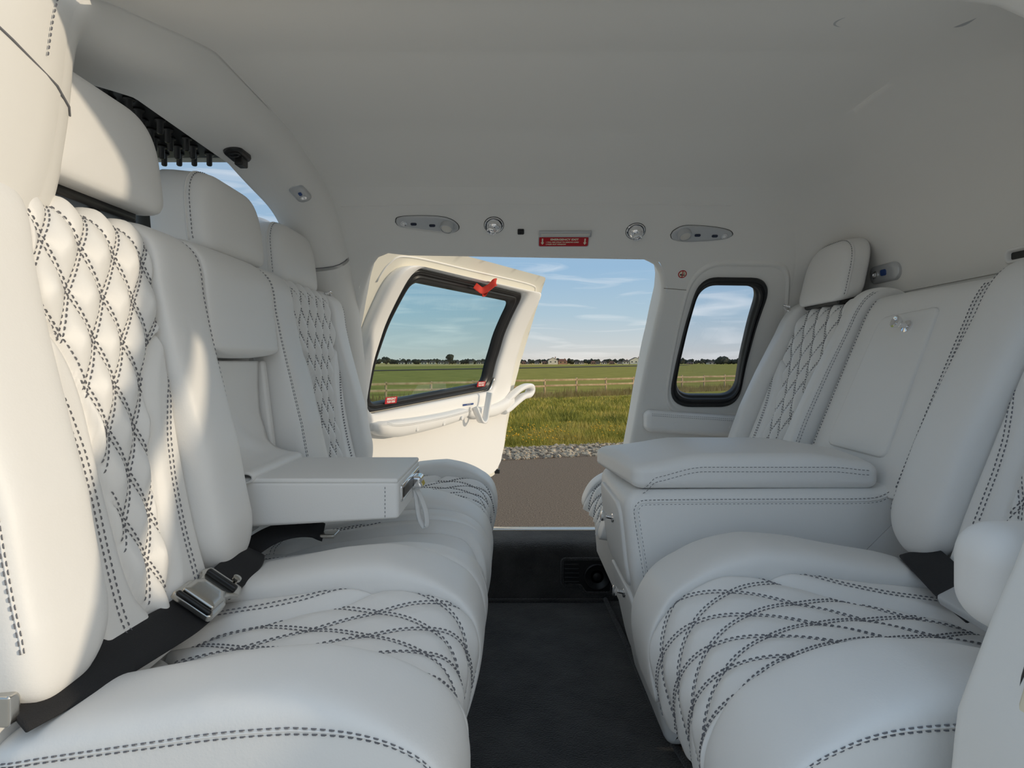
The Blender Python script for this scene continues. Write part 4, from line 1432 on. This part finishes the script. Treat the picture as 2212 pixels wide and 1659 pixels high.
g = lambda x, y: tuple(crop_outline([(x, y)], 840, 440, 4.809, c)[0])
lamp_panel('silver teardrop lamp panel at the left above the open door', c, ol, g(605, 222), g(160, 190), [g(262, 198), g(452, 214)])
c = (1516, 505)
ol = crop_outline([(922, 320), (938, 285), (1000, 250), (1100, 246), (1250, 258), (1360, 280), (1402, 305), (1404, 327), (1370, 347), (1280, 362), (1100, 374), (1000, 370), (940, 352)], 1200, 420, 3.687, c)
g = lambda x, y: tuple(crop_outline([(x, y)], 1200, 420, 3.687, c)[0])
lamp_panel('silver teardrop lamp panel at the right above the rear window', c, ol, g(1018, 305), g(1345, 324), [g(1128, 316), g(1268, 322)])

def gasper(label, px, aim):
    x0, z0 = wallpt(*px)
    n0 = wnorm(z0)
    p = wm(x0, z0)
    t = thing('air_vent', label, 'air vent', tuple(p), 'round chrome air vents above the far door')
    lathe('bezel', p, n0, [(.026, -.003), (.027, .002), (.0255, .004), (.0235, .003), (.022, -.002)], 'chrome', t, 32)
    lathe('ring_gap', p, n0, [(.0285, -.003), (.0285, .0012), (.026, .0012)], 'blackplastic', t, 32)
    b = lathe('ball', p, n0, [(.0225, -.004), (.022, .004), (.020, .011), (.016, .017), (.010, .021), (.003, .0225)], 'chrome', t, 28)
    a = n0 * .7 + np.array(aim)
    a /= np.linalg.norm(a)
    q = p + a * .012
    nz_ = lathe('nozzle', q, a, [(.0135, 0), (.0135, .012), (.0125, .014), (.0105, .0135), (.0100, .006)], 'chrome', b, 24)
    lathe('bore', q + a * .006, a, [(.0101, 0), (.006, .0005), (.002, .0005)], 'blackplastic', b, 20)
gasper('round chrome air vent to the left of the red exit placard', (1067, 486), (-.35, -.1, -.55))
gasper('round chrome air vent to the right of the red exit placard', (1373, 499), (.12, -.1, -.65))

x0, z0 = wallpt(1125, 500)
t = thing('rocker_switch', 'small square black switch between vent and exit placard', 'switch', tuple(wm(x0, z0)))
fq = wmap(x0, z0)
puffy('bezel', rrect(.0185, .0175, .003), plate_rings(.004, .15), fq, 'blackplastic', t)
puffy('rocker', rrect(.010, .011, .002), [(1, .004), (1, .006), (.8, .007), (.3, .0065)], fq, 'rubber', t)

x0, z0 = wallpt(1221, 503)
t = thing('lamp_strip', 'slim silver lamp strip right above the red exit placard', 'lamp', tuple(wm(x0, z0)))
fq = wmap(x0, z0)
puffy('housing', rrect(.150, .018, .002, 3), [(1, -.002), (1, .007), (.985, .009), (.6, .009), (.2, .009)], fq, 'silver', t)
puffy('diffuser', rrect(.140, .008, .002, 3), [(1, .008), (1, .010), (.9, .0104), (.3, .0104)], fq, 'lens', t)

x0, z0 = wallpt(1217.5, 521.5)
t = thing('exit_placard', 'red emergency exit placard with white lettering above the door', 'sign', tuple(wm(x0, z0)))
fq = wmap(x0, z0)
puffy('rim', rrect(.1475, .0345, .005), plate_rings(.0012, .03), fq, 'silver', t)
puffy('board', rrect(.143, .031, .0045), plate_rings(.0020, .03), fq, 'red', t)
text_on('print', 'EMERGENCY EXIT', .0086, fq, 'creamprint', t, at=(.002, .0075), bold=.00035, d=.0026, sx=1.18)
text_on('print', '1 PULL RED STRAP TO REMOVE CORD', .0058, fq, 'creamprint', t, align='LEFT', at=(-.0515, -.0015), bold=.0002, d=.0026, sx=.96)
text_on('print', '2 PUSH OUT WINDOW', .0058, fq, 'creamprint', t, align='LEFT', at=(-.0515, -.0085), bold=.0002, d=.0026, sx=.96)
for xx in (-.0615, .0615):
    ar = np.array([(-.002, .011), (.002, .011), (.002, -.002), (.005, -.002), (0, -.010), (-.005, -.002), (-.002, -.002)])
    W = fq(ar[:, 0] + xx, ar[:, 1], np.full(7, .0026))
    mk('arrow', W, [(0, 1, 2, 6), (6, 2, 3, 4, 5)], 'creamprint', t, smooth=False)

x0, z0 = wallpt(1474, 592)
t = thing('no_smoking_sticker', 'round red and cream no smoking sticker beside the rear window', 'sticker', tuple(wm(x0, z0)))
fq = wmap(x0, z0)
cir = lambda r, n=40: np.stack([r * np.cos(np.linspace(0, 2 * math.pi, n, endpoint=False)), r * np.sin(np.linspace(0, 2 * math.pi, n, endpoint=False))], -1)
puffy('disc', cir(.0125), [(1, 0), (1, .0008), (.5, .0008)], fq, 'creamprint', t)
P = np.array([fq(cir(r)[:, 0], cir(r)[:, 1], np.full(40, d)) for r, d in ((.0130, .0), (.0130, .0013), (.0105, .0013), (.0105, .0005))])
grid('ring', P, 'red', t, cv=True)
bar = lambda nm_, x, y, w, h, m_, d: puffy(nm_, rrect(w, h, min(w, h) * .2, 2, x, y), [(1, .0005), (1, d), (.5, d)], fq, m_, t)
bar('cigarette', 0, -.003, .015, .0028, 'blackplastic', .0012)
bar('smoke', .0045, .003, .0014, .006, 'blackplastic', .0012)
bar('smoke', -.0045, -.0005, .0045, .0022, 'blackplastic', .0011)
bar('bar', 0, 0, .0024, .022, 'red', .0016)

# fittings on the header beam
def header_n(Y):
    i = np.argmin(abs(AP[:, 0] - Y) + (AP[:, 1] < 1.1) * 10)
    return AP[i], NI[i]
def header_pt(Y, X):
    q, nn = header_n(Y)
    d = np.interp(-X, [.492, .503, .52, .545, .58, .612], [.024, .040, .051, .058, .064, .070])
    return np.array([X, q[0] + nn[0] * d, q[1] + nn[1] * d]), np.array([.17, nn[0], nn[1]])
p, nn = header_pt(1.225, -.582)
t = thing('ceiling_mount', 'black oval hook mount under the header beam', 'mount', tuple(p))
fr_ = frame_of(nn, up=(0, 1, 0))
hm = lambda x, y, d: np.stack([x, y, d], -1) @ fr_.T + p
puffy('base', rrect(.040, .072, .0199, 10), [(1, -.002), (1, .004), (.93, .007), (.6, .008), (.2, .008)], hm, 'blackplastic', t)
rbox('clip', hm(np.array([0.]), np.array([.014]), np.array([.012]))[0], (.009, .014, .011), .003, 'blackplastic', t)
lathe('socket', hm(np.array([0.]), np.array([-.014]), np.array([.006]))[0], nn, [(.012, 0), (.012, .004), (.009, .005), (.008, .003)], 'rubber', t, 20)
p2, nn2 = header_pt(1.462, -.528)
t = thing('header_lamp', 'small silver oval lamp plate at the far end of the header beam', 'lamp', tuple(p2))
nn2 = np.array([.35, nn2[1], nn2[2]])
fr2 = frame_of(nn2, up=(0, 1, 0))
hm2 = lambda x, y, d: np.stack([x, y, d], -1) @ fr2.T + p2
puffy('plate', rrect(.036, .075, .0165, 10), [(1, -.003), (1, .003), (.94, .005), (.6, .0055), (.2, .0055)], hm2, 'silver', t)
lathe('call_button', hm2(np.array([0.]), np.array([.014]), np.array([.005]))[0], nn2, [(.008, 0), (.008, .003), (.006, .0035), (.003, .003)], 'chrome', t, 18)
hs = lambda x, y, d: hm2(x, y - .004, d + .005)
puffy('switch', rrect(.008, .012, .003), plate_rings(.003, .1), hs, 'blue', t)

# rear bulkhead lamp plate and slot
y_, z_ = 1.497, .980
t = thing('bulkhead_lamp', 'small silver oval lamp plate on the rear bulkhead', 'lamp', (float(Xb(z_)), y_, z_))
bmq = lambda x, y, d: np.stack([Xb(z_ + y) - d, y_ - x, z_ + y], -1)
puffy('plate', rrect(.116, .046, .021, 10), [(1, -.002), (1, .006), (.95, .009), (.6, .0095), (.2, .0095)], bmq, 'silver', t)
lathe('call_button', bmq(np.array([-.030]), np.array([-.001]), np.array([.009]))[0], (-1, 0, .1), [(.010, 0), (.010, .003), (.0075, .004), (.006, .002)], 'chrome', t, 20)
lathe('bulb', bmq(np.array([-.030]), np.array([-.001]), np.array([.010]))[0], (-1, 0, .1), [(.006, 0), (.005, .003), (.002, .004)], 'bulb', t, 16)
bms = lambda x, y, d: bmq(x + .002, y + .001, d + .009)
puffy('switch', rrect(.022, .016, .005), plate_rings(.003, .1), bms, 'blue', t)
y2, z2 = 1.095, .955
t = thing('harness_slot', 'white rimmed harness slot in the rear bulkhead at the right edge', 'slot', (XB, y2, z2))
bm5 = lambda x, y, d: np.stack([XB - d + x * 0, y2 - x, z2 + y], -1)
P = np.array([bm5(*(rrect(.075 * s, .030 * q, .012 * q).T), np.full(36, d)) for s, q, d in ((1, 1, -.002), (1, 1, .006), (.95, .88, .008), (.84, .62, .007), (.80, .5, -.001))])
grid('rim', P, 'leather_plain', t, cv=True)
puffy('slot', rrect(.058, .014, .004), [(1, .0005), (.5, .0008), (.1, .0008)], bm5, 'blackplastic', t)

# ceiling lamps at the top edge of the picture
p = np.array([.478, .812, 1.2575])
t = thing('ceiling_lamp', 'round silver ceiling lamp with ribbed rim at the top edge', 'lamp', tuple(p))
lathe('rim', p, (0.1, .15, -1), [(.030, -.004), (.031, .004), (.029, .010), (.026, .014), (.0255, .024), (.022, .026), (.019, .022)], 'silver', t, 32)
lathe('lens', p + np.array([0, 0, -.020]), (0.1, .15, -1), [(.0205, 0), (.014, .002), (.004, .003)], 'lens', t, 24)
p = np.array([.628, .802, 1.243])
t = thing('ceiling_lamp', 'small white eyelid lamp at the top right corner', 'lamp', tuple(p))
fr5 = frame_of((-.45, .1, -1), up=(0, 1, 0))
hm5 = lambda x, y, d: np.stack([x, y, d], -1) @ fr5.T + p
puffy('rim', rrect(.05, .09, .024, 8), [(1, -.004), (1, .003), (.9, .006), (.5, .006), (.2, .006)], hm5, 'silver', t)
puffy('lens', rrect(.026, .05, .012, 8), [(1, .005), (1, .008), (.8, .010), (.3, .011)], hm5, 'lens', t)

# loudspeaker grille in the carpeted step
t = thing('step_vent', 'black slatted grille with round speaker in the carpeted step', 'grille', (.235, 1.82, .02))
gx = lambda x, y, d: np.stack([.235 + x, 1.8195 - d + .04 * (y * 0), .080 + y], -1)
out = rpoly([(-.078, .052), (.078, .052), (.078, -.055), (-.005, -.055), (-.022, -.030), (-.078, -.030)], [.012, .012, .012, .012, .008, .012], 6)
V, Fc, lps = sheet_with_holes(out, [], .012, lambda a, b: gx(a, b, .003))
mk('plate', V, Fc, 'blackplastic', t)
tube('rim', gx(*resample(out, .006).T, .004), .005, 'carpet', t, 8, closed=True)
for k in range(5):
    rbox('slat', gx(np.array([-.048]), np.array([.035 - k * .0135]), np.array([.006]))[0], (.024, .003, .0035), .002, 'rubber', t)
lathe('speaker', gx(np.array([.032]), np.array([-.004]), np.array([.003]))[0], (0, -1, 0), [(.042, 0), (.042, .005), (.038, .006), (.034, .002), (.014, -.001), (.012, .003), (.004, .005)], 'rubber', t, 28)

# ------------------------------------------------------------------ cockpit seen over the front seats
ck = tag(thing('wall_front', None, None, (-1.2, 1.2, 0)), kind='structure')
ck['label'] = 'pale grey cockpit lining seen over the left headrests'
P = np.array([[(x, 1.93, z) for x in np.linspace(-.68, -1.9, 8)] for z in (0.75, .9, 1.0, 1.10)])
grid('side_lining', P, 'cockpit', ck)
rbox('roof_strip', (-1.05, 1.02, 1.262), (.40, .345, .012), .008, 'cockpit', ck)
rbox('roof_edge', (-1.02, 1.355, 1.232), (.42, .012, .012), .006, 'cockpit', ck)
rbox('nose_frame', (-1.45, 1.1, 1.0), (.04, .75, .05), .02, 'cockpit', ck)
# rounded frame of the cockpit side opening at the far side
fr6 = rpoly([(-.66, .80), (-.66, 1.17), (-1.15, 1.17)], [.01, .10, .01], 14)
fr6 = catmull([(-.685, .82), (-.685, .95), (-.685, 1.05), (-.695, 1.11), (-.725, 1.145), (-.78, 1.155), (-.9, 1.15)], 60)
V, Fc = strip_pts(np.stack([fr6[:, 0], np.full(60, 1.70), fr6[:, 1]], -1), np.stack([np.full(60, .0), np.full(60, -1.), np.zeros(60)], -1), .045, .03)
mk('side_frame', V, Fc, 'silver', ck)
op = thing('overhead_panel', 'black overhead switch panel of the cockpit behind the nearest headrest', 'switch panel', (-.92, 1.06, 1.2))
rbox('plate', (-.93, 1.03, 1.232), (.30, .31, .010), .004, 'blackplastic', op)
sw_me = None
for i in range(11):
    for j in range(10):
        x, y = -.685 - .034 * i - .012 * (j % 2), 1.31 - .046 * j
        if sw_me is None:
            V, Fc = lathe_pts([(.010, 0), (.010, -.004), (.0060, -.005), (.0060, -.026), (.0045, -.028)], 10)
            o = mk('switch', V + np.array([x, y, 1.222]), Fc, 'blackplastic', op)
            sw_me = (o, x, y)
        else:
            o = sw_me[0].copy()
            COL.objects.link(o)
            o.parent = op
            o.location = (x - sw_me[1], y - sw_me[2], 0)
cb = catmull([(-.70, 1.02, 1.20), (-.72, 1.06, 1.14), (-.71, 1.08, 1.06), (-.70, 1.07, .95)], 30)
tube('headset_cable', cb, .005, 'rubber', op, 8)
cb = catmull([(-.69, 1.00, 1.06), (-.70, 1.03, .98), (-.69, 1.04, .90)], 20)
tube('headset_cable', cb, .006, 'rubber', op, 8)
ps = thing('pilot_seat', 'dark olive pilot seat behind the far left headrest', 'seat', (-.85, 1.5, .4))
V, Fc = rbox_pts((.07, .21, .40), .055, 8, 6)
V[:, 0] -= .12 * (V[:, 2] + .4)
V[:, 1] *= 1 - .25 * sstep(.15, .40, V[:, 2])
mk('backrest', V + np.array([-.735, 1.50, .765]), Fc, 'darkcloth', ps)
rbox('cushion', (-1.03, 1.50, .45), (.22, .21, .06), .04, 'darkcloth', ps)
hs_ = thing('headset', 'black coiled headset cord hanging at the top left behind the header', 'headset', (-.80, .74, 1.1))
k = np.linspace(0, 1, 160)
coil = np.stack([-.80 + .0 * k + .011 * np.cos(k * 56), .70 + .13 * k, 1.185 + .02 * k + .011 * np.sin(k * 56)], -1)
tube('coiled_cord', coil, .0045, 'rubber', hs_, 6)
tube('boom', catmull([(-.72, .86, 1.19), (-.70, .88, 1.14), (-.69, .895, 1.10)], 16), .006, 'rubber', hs_, 8)

# ------------------------------------------------------------------ outdoors
# axes: the apron edge, fence and road run obliquely, drawing away to the right
def gz(Y):
    return np.interp(Y, [-60, 9.6, 14, 36, 60, 2000], [-.62, -.62, -.72, -1.62, -1.72, -1.75])
def apron_edge(x): return 8.12 + .29 * x
xs = np.linspace(-40, 40, 41)
ys = np.linspace(0, 1, 24)
P = np.array([[(x, -25 + (apron_edge(x) + 25) * t, -.62) for t in ys] for x in xs])
grid('apron', P, 'asphalt', kind='structure', label='brown grey asphalt apron outside the door')
M['concrete'] = mat('bounce_concrete', (.62, .55, .46), .9, var=(3, (.70, .63, .54), .35, .65), bump=[(60, .4, .005)])
P = np.array([[(x, y, -.61) for y in np.linspace(-24, 3.4, 20)] for x in np.linspace(-14, 14, 20)])  # unseen pale ground, added to reflect daylight up into the cabin
grid('bounce_pad', P, 'concrete', kind='structure', label='pale concrete pad the helicopter stands on')
yv = np.concatenate([np.linspace(0, 12, 20), np.linspace(14, 60, 20), np.linspace(75, 400, 14), np.linspace(500, 1800, 8)])
xw = np.linspace(-1, 1, 25)
P = np.array([[(xx * (45 + y * 1.6), apron_edge(np.clip(xx * (45 + y * 1.6), -40, 40)) + y, gz(apron_edge(0) + y + (0 if y > 2 else 0)) - .012) for xx in xw] for y in yv])
grid('grass_field', P, 'field', kind='structure', label='wide flat grass field beyond the apron')
# gravel strip between asphalt and grass
n = 3200
xg = RNG.uniform(-3.2, 5.5, n)
yg = apron_edge(xg) + RNG.uniform(-.02, 1.12, n)
ico = [(0, 0, 1), (.89, 0, .45), (.28, .85, .45), (-.72, .53, .45), (-.72, -.53, .45), (.28, -.85, .45), (.72, .53, -.45), (-.28, .85, -.45), (-.89, 0, -.45), (-.28, -.85, -.45), (.72, -.53, -.45), (0, 0, -1)]
icf = [(0, 1, 2), (0, 2, 3), (0, 3, 4), (0, 4, 5), (0, 5, 1), (1, 6, 2), (2, 7, 3), (3, 8, 4), (4, 9, 5), (5, 10, 1), (6, 7, 2), (7, 8, 3), (8, 9, 4), (9, 10, 5), (10, 6, 1), (11, 7, 6), (11, 8, 7), (11, 9, 8), (11, 10, 9), (11, 6, 10)]
ico = np.array(ico)
sz = RNG.uniform(.018, .042, n)
J = ico[None] * (1 + .3 * RNG.standard_normal((n, 12, 1)).clip(-1, 1)) * sz[:, None, None] * np.array([1, 1, .75])
Vg = J + np.stack([xg, yg, np.full(n, -.615)], -1)[:, None]
Fg = (np.array(icf)[None] + (np.arange(n) * 12)[:, None, None]).reshape(-1, 3)
me = bpy.data.meshes.new('gravel')
me.from_pydata(Vg.reshape(-1, 3).tolist(), [], Fg.tolist())
me.materials.append(M['gravel'])
o = bpy.data.objects.new('gravel_strip', me); COL.objects.link(o)
tag(o, 'strip of grey and tan gravel between asphalt and grass', 'gravel', kind='stuff')
P = np.array([[(x, apron_edge(x) + t, -.617) for t in (-.03, .5, 1.2)] for x in np.linspace(-20, 30, 40)])
grid('gravel_bed', P, 'asphalt', kind='structure', label='dark bed below the gravel strip')
# grass blades
nb = 95000
dist = 1.05 + 27 * RNG.random(nb) ** 1.9
xf = RNG.uniform(-.33, .56, nb)
Yb = apron_edge(0) + dist
Xb_ = xf * (Yb + 2)
Yb = apron_edge(Xb_) + dist
clump = .5 + .5 * np.sin(Xb_ * 2.3 + 1.7 * np.sin(Yb * 1.1)) * np.sin(Yb * 1.9 + Xb_ * .7)
hb = (.05 + .13 * RNG.random(nb)) * (.65 + .7 * clump) * (1 + .010 * dist)
hb *= np.clip((dist - .95) / .7, .3, 1)
wb = .006 + .0011 * dist
ang = RNG.uniform(0, math.pi, nb)
ln = RNG.normal(0, .35, (nb, 2)) * hb[:, None]
zb = gz(apron_edge(0) + dist) - .015
base = np.stack([Xb_, Yb, zb], -1)
dx = np.stack([np.cos(ang) * wb, np.sin(ang) * wb, np.zeros(nb)], -1)
tip = base + np.stack([ln[:, 0], ln[:, 1], hb], -1)
Vb = np.stack([base - dx, base + dx, tip], 1).reshape(-1, 3)
Fb = np.arange(nb * 3).reshape(-1, 3)
me = bpy.data.meshes.new('grass')
me.from_pydata(Vb.tolist(), [], Fb.tolist())
me.materials.append(M['grass'])
o = bpy.data.objects.new('grass', me); COL.objects.link(o)
tag(o, 'rough green and straw coloured grass beyond the gravel', 'grass', kind='stuff')
# yellow flowers near the gravel
nf = 420
df = 1.2 + 2.2 * RNG.random(nf) ** 1.4
xf_ = RNG.uniform(-1.2, 4.2, nf)
keep = np.sin(xf_ * 4.1) + np.sin(xf_ * 1.7 + 1) + RNG.normal(0, .5, nf) > -.2
df, xf_ = df[keep], xf_[keep]
nf = len(df)
c = np.stack([xf_, apron_edge(xf_) + df, gz(apron_edge(0) + df) + RNG.uniform(.08, .22, nf)], -1)
octv = np.array([(1, 0, 0), (0, 1, 0), (-1, 0, 0), (0, -1, 0), (0, 0, .7), (0, 0, -.7)]) * .017
octf = [(0, 1, 4), (1, 2, 4), (2, 3, 4), (3, 0, 4), (1, 0, 5), (2, 1, 5), (3, 2, 5), (0, 3, 5)]
Vq = (c[:, None] + octv[None] * RNG.uniform(.6, 1.3, (nf, 1, 1))).reshape(-1, 3)
Fq = (np.array(octf)[None] + (np.arange(nf) * 6)[:, None, None]).reshape(-1, 3)
mk('wild_flowers', Vq, Fq.tolist(), 'flower', kind='stuff', label='small yellow wild flowers in the grass edge', cat='flowers')

# post and rail fence
def fence_xy(s):
    a, b = np.array([-9.5, 31.2]), np.array([22.0, 53.0])
    return a + (b - a) * s
f_len = float(np.linalg.norm(fence_xy(1) - fence_xy(0)))
fen = thing('fence', 'weathered wooden post and rail fence across the field', 'fence', (2, 39, -1.65))
nb_ = int(f_len / 2.85)
dirv = (fence_xy(1) - fence_xy(0)) / f_len
ang_f = math.atan2(dirv[1], dirv[0])
post_src = rail_src = None
for i in range(nb_ + 1):
    p = fence_xy(i * 2.85 / f_len)
    zt = -.38 + random.uniform(-.03, .05)
    zb_ = float(gz(p[1])) - .2
    V, Fc = rbox_pts((.06, .05, (zt - zb_) / 2), .008, 1, 1)
    R = np.array(Matrix.Rotation(ang_f, 3, 'Z'))
    mk('post', V @ R.T + np.array([p[0], p[1], (zt + zb_) / 2]), Fc, 'wood', fen)
    if i < nb_:
        q = fence_xy((i + 1) * 2.85 / f_len)
        mid_ = (p + q) / 2
        for k, zc in enumerate((-.50, -.87)):
            V, Fc = rbox_pts((1.47, .025, .065), .008, 1, 1)
            V = V + np.stack([0 * V[:, 0], 0 * V[:, 0], V[:, 0] * random.uniform(-.012, .012)], -1)
            mk('rail', V @ R.T + np.array([mid_[0] + .05 * math.sin(ang_f), mid_[1] - .05 * math.cos(ang_f), zc + random.uniform(-.02, .02)]), Fc, 'wood', fen)
# scrubby dry weeds along the fence
nw_ = 5200
s_ = np.clip(RNG.random(nw_) ** .62, 0, 1)
pw = fence_xy(s_[:, None]) + RNG.normal(0, .5, (nw_, 2)) - np.array([0, .4])
hw_ = RNG.uniform(.15, .60, nw_) * (.6 + .6 * np.sin(s_ * 40) ** 2)
bs = np.stack([pw[:, 0], pw[:, 1], gz(pw[:, 1]) - .02], -1)
dxw = np.stack([RNG.uniform(.02, .05, nw_), np.zeros(nw_), np.zeros(nw_)], -1)
tp = bs + np.stack([RNG.normal(0, .08, nw_), RNG.normal(0, .08, nw_), hw_], -1)
me = bpy.data.meshes.new('weeds')
me.from_pydata(np.stack([bs - dxw, bs + dxw, tp], 1).reshape(-1, 3).tolist(), [], np.arange(nw_ * 3).reshape(-1, 3).tolist())
M['weed'] = mat('dry_weed', (.30, .23, .08), .9, var=(.7, (.46, .34, .15), .4, .7))
me.materials.append(M['weed'])
o = bpy.data.objects.new('dry_weeds', me); COL.objects.link(o)
tag(o, 'brown dry weeds growing along the fence', 'weeds', kind='stuff')

# airfield road: a dark raised strip drawing away to the right
def road_pt(s): return np.array([-60 + s * 190, 124 + s * 326])
P = []
for s in np.linspace(0, 1, 30):
    p = road_pt(s); w = 5 + 22 * s
    P.append([(p[0], p[1] - w, gz(p[1]) + .06), (p[0], p[1] - w, gz(p[1]) + .16), (p[0], p[1] + w, gz(p[1]) + .16)])
M['road'] = mat('dark_road', (.045, .040, .038), .95)
grid('road', np.array(P), 'road', kind='structure', label='dark road strip crossing the far field')

# skyline: trees and houses about 650 m away
def tree(x, Y, h, w, label, trunk=True):
    g0 = -1.75
    t = thing('tree', label, 'tree', (x, Y, g0), 'trees on the skyline')
    A = Acc()
    nb = 7
    for k in range(nb):
        r = w * random.uniform(.22, .36)
        c = np.array([x + random.uniform(-.32, .32) * w, Y + random.uniform(-.2, .2) * w, g0 + h * random.uniform(.38, .80)])
        if k == 0: c = np.array([x, Y, g0 + h - r * .8])
        v = ico * r * (1 + .18 * RNG.standard_normal((12, 1)).clip(-1, 1)) * np.array([1, 1, .85])
        A.add(v + c, icf)
    A.mk('crown', 'crown', t, smooth=False)
    if trunk:
        tube('trunk', [(x, Y, g0 - .3), (x, Y, g0 + h * .25), (x, Y, g0 + h * .55)], [w * .06, w * .05, w * .03], 'bark', t, 6)
    return t
def house(x, Y, w, h, label, wall='wallwhite', roof='roof', d=8, gable=False, chim=True):
    g0 = -1.75
    t = thing('house', label, 'house', (x, Y, g0), 'houses on the skyline')
    hb = h * .58
    V = np.array([(-w / 2, -d / 2, 0), (w / 2, -d / 2, 0), (w / 2, d / 2, 0), (-w / 2, d / 2, 0), (-w / 2, -d / 2, hb), (w / 2, -d / 2, hb), (w / 2, d / 2, hb), (-w / 2, d / 2, hb)])
    Fc = [(0, 1, 5, 4), (1, 2, 6, 5), (2, 3, 7, 6), (3, 0, 4, 7)]
    if gable:
        V = np.vstack([V, [(0, -d / 2, h * .97), (0, d / 2, h * .97)]])
        Fc += [(4, 5, 8), (6, 7, 9)]
    mk('wall', V + np.array([x, Y, g0]), Fc, wall, t, smooth=False)
    e = .35
    if gable:
        R = np.array([(-w / 2 - e, -d / 2 - e, hb - .2), (-w / 2 - e, d / 2 + e, hb - .2), (0, d / 2 + e, h), (0, -d / 2 - e, h), (w / 2 + e, -d / 2 - e, hb - .2), (w / 2 + e, d / 2 + e, hb - .2)])
        Fr = [(0, 1, 2, 3), (3, 2, 5, 4)]
    else:
        R = np.array([(-w / 2 - e, -d / 2 - e, hb - .1), (w / 2 + e, -d / 2 - e, hb - .1), (w / 2 + e, d / 2 + e, hb - .1), (-w / 2 - e, d / 2 + e, hb - .1), (-w / 2 + w * .12, 0, h), (w / 2 - w * .12, 0, h)])
        Fr = [(0, 1, 5, 4), (1, 2, 5), (2, 3, 4, 5), (3, 0, 4)]
    mk('roof', R + np.array([x, Y, g0]), Fr, roof, t, smooth=False)
    if chim:
        V, Fc = rbox_pts((.5, .5, 1.0), .05, 1, 1)
        mk('chimney', V + np.array([x + w * .28, Y, g0 + h * .95]), Fc, 'wallbrick', t, smooth=False)
    k = max(2, int(w / 3.5))
    for i in range(k):
        xx = x - w / 2 + w * (i + .5) / k
        V, Fc = rbox_pts((.7, .06, .6), .02, 1, 1)
        mk('window', V + np.array([xx, Y - d / 2 - .03, g0 + hb * .6]), Fc, 'pane', t, smooth=False)
    return t
def sky_x(px, Y): return (px - CX) / F * Y
YT = 640.0
tree(sky_x(973, YT), YT - 12, 11.5, 9.5, 'tall round lone tree on the skyline seen through the door window')
tree(sky_x(840, YT), YT - 12, 8.2, 10.0, 'broad dark tree at the left end of the skyline through the door window')
tree(sky_x(864, YT), YT, 6.4, 3.2, 'slim small tree just right of the broad skyline tree')
tree(sky_x(1549, YT), YT - 12, 7.6, 14, 'rounded tree on the skyline seen through the rear window')
place = {0: 'seen through the door window', 1: 'seen through the open doorway', 2: 'seen through the rear window'}
cnt = 0
for px in np.arange(806, 1625, 8.0):
    if 1072 < px < 1100 or 1402 < px < 1462: continue
    pxx = px + random.uniform(-3, 3)
    zone = 0 if px < 1080 else (1 if px < 1420 else 2)
    Yq = YT + random.uniform(20, 70)
    tree(sky_x(pxx, Yq), Yq, random.uniform(4.2, 6.3), random.uniform(5.5, 9.0), 'low dark tree in the skyline belt ' + place[zone])
def hs(px, wpx, hpx, label, **k):
    Yq = YT - 2 + random.uniform(-4, 4)
    house(sky_x(px, Yq), Yq, wpx / F * Yq, hpx / F * Yq, label, **k)
hs(1194, 20, 15, 'tall sunlit cream house on the skyline in the doorway', gable=True, d=10)
hs(1215, 18, 11.5, 'brick house beside the tall cream skyline house', wall='wallbrick', roof='roofred', d=10)
hs(1372, 26, 15, 'large cream gabled house at the right end of the doorway skyline', gable=True, d=10)
hs(1351, 12, 9.5, 'small cream wing left of the large gabled skyline house')
hs(1395, 9, 8, 'brick annex right of the large gabled skyline house', wall='wallbrick', roof='roofred')
ORD = ['leftmost', 'second', 'third', 'fourth', 'fifth', 'sixth', 'seventh', 'eighth', 'ninth', 'tenth', 'eleventh', 'twelfth']
for k, (px, w, h, wl) in enumerate(((1118, 7, 6, 1), (1131, 8, 6.5, 1), (1139, 7, 6, 0), (1160, 9, 6.5, 0), (1176, 9, 6.5, 1), (1245, 8, 6, 0), (1256, 9, 6.5, 0), (1281, 8, 7, 1), (1291, 7, 6, 0), (1305, 10, 6.5, 0), (1321, 9, 6.5, 1), (1338, 8, 6, 0))):
    hs(px, w, h, ('small brick house, ' if wl else 'small pale house, ') + ORD[k] + ' from the left of the small skyline houses in the doorway', wall='wallbrick' if wl else 'wallwhite', roof='roofred' if wl else 'roof', chim=False)
for k, (px, w, h) in enumerate(((868, 12, 5.5), (886, 10, 6), (917, 13, 7), (934, 13, 7), (953, 12, 6.5), (966, 8, 6), (990, 7, 7), (1018, 8, 7.5), (1034, 9, 6.5), (1044, 7, 6))):
    hs(px, w, h, 'low pale house, ' + ORD[k] + ' from the left in the skyline seen through the door window', chim=False)
hs(1536, 16, 5.5, 'long low pale house on the skyline seen through the rear window', chim=False)
hs(1490, 10, 5, 'small low house at the left of the rear window skyline', wall='wallbrick', chim=False)
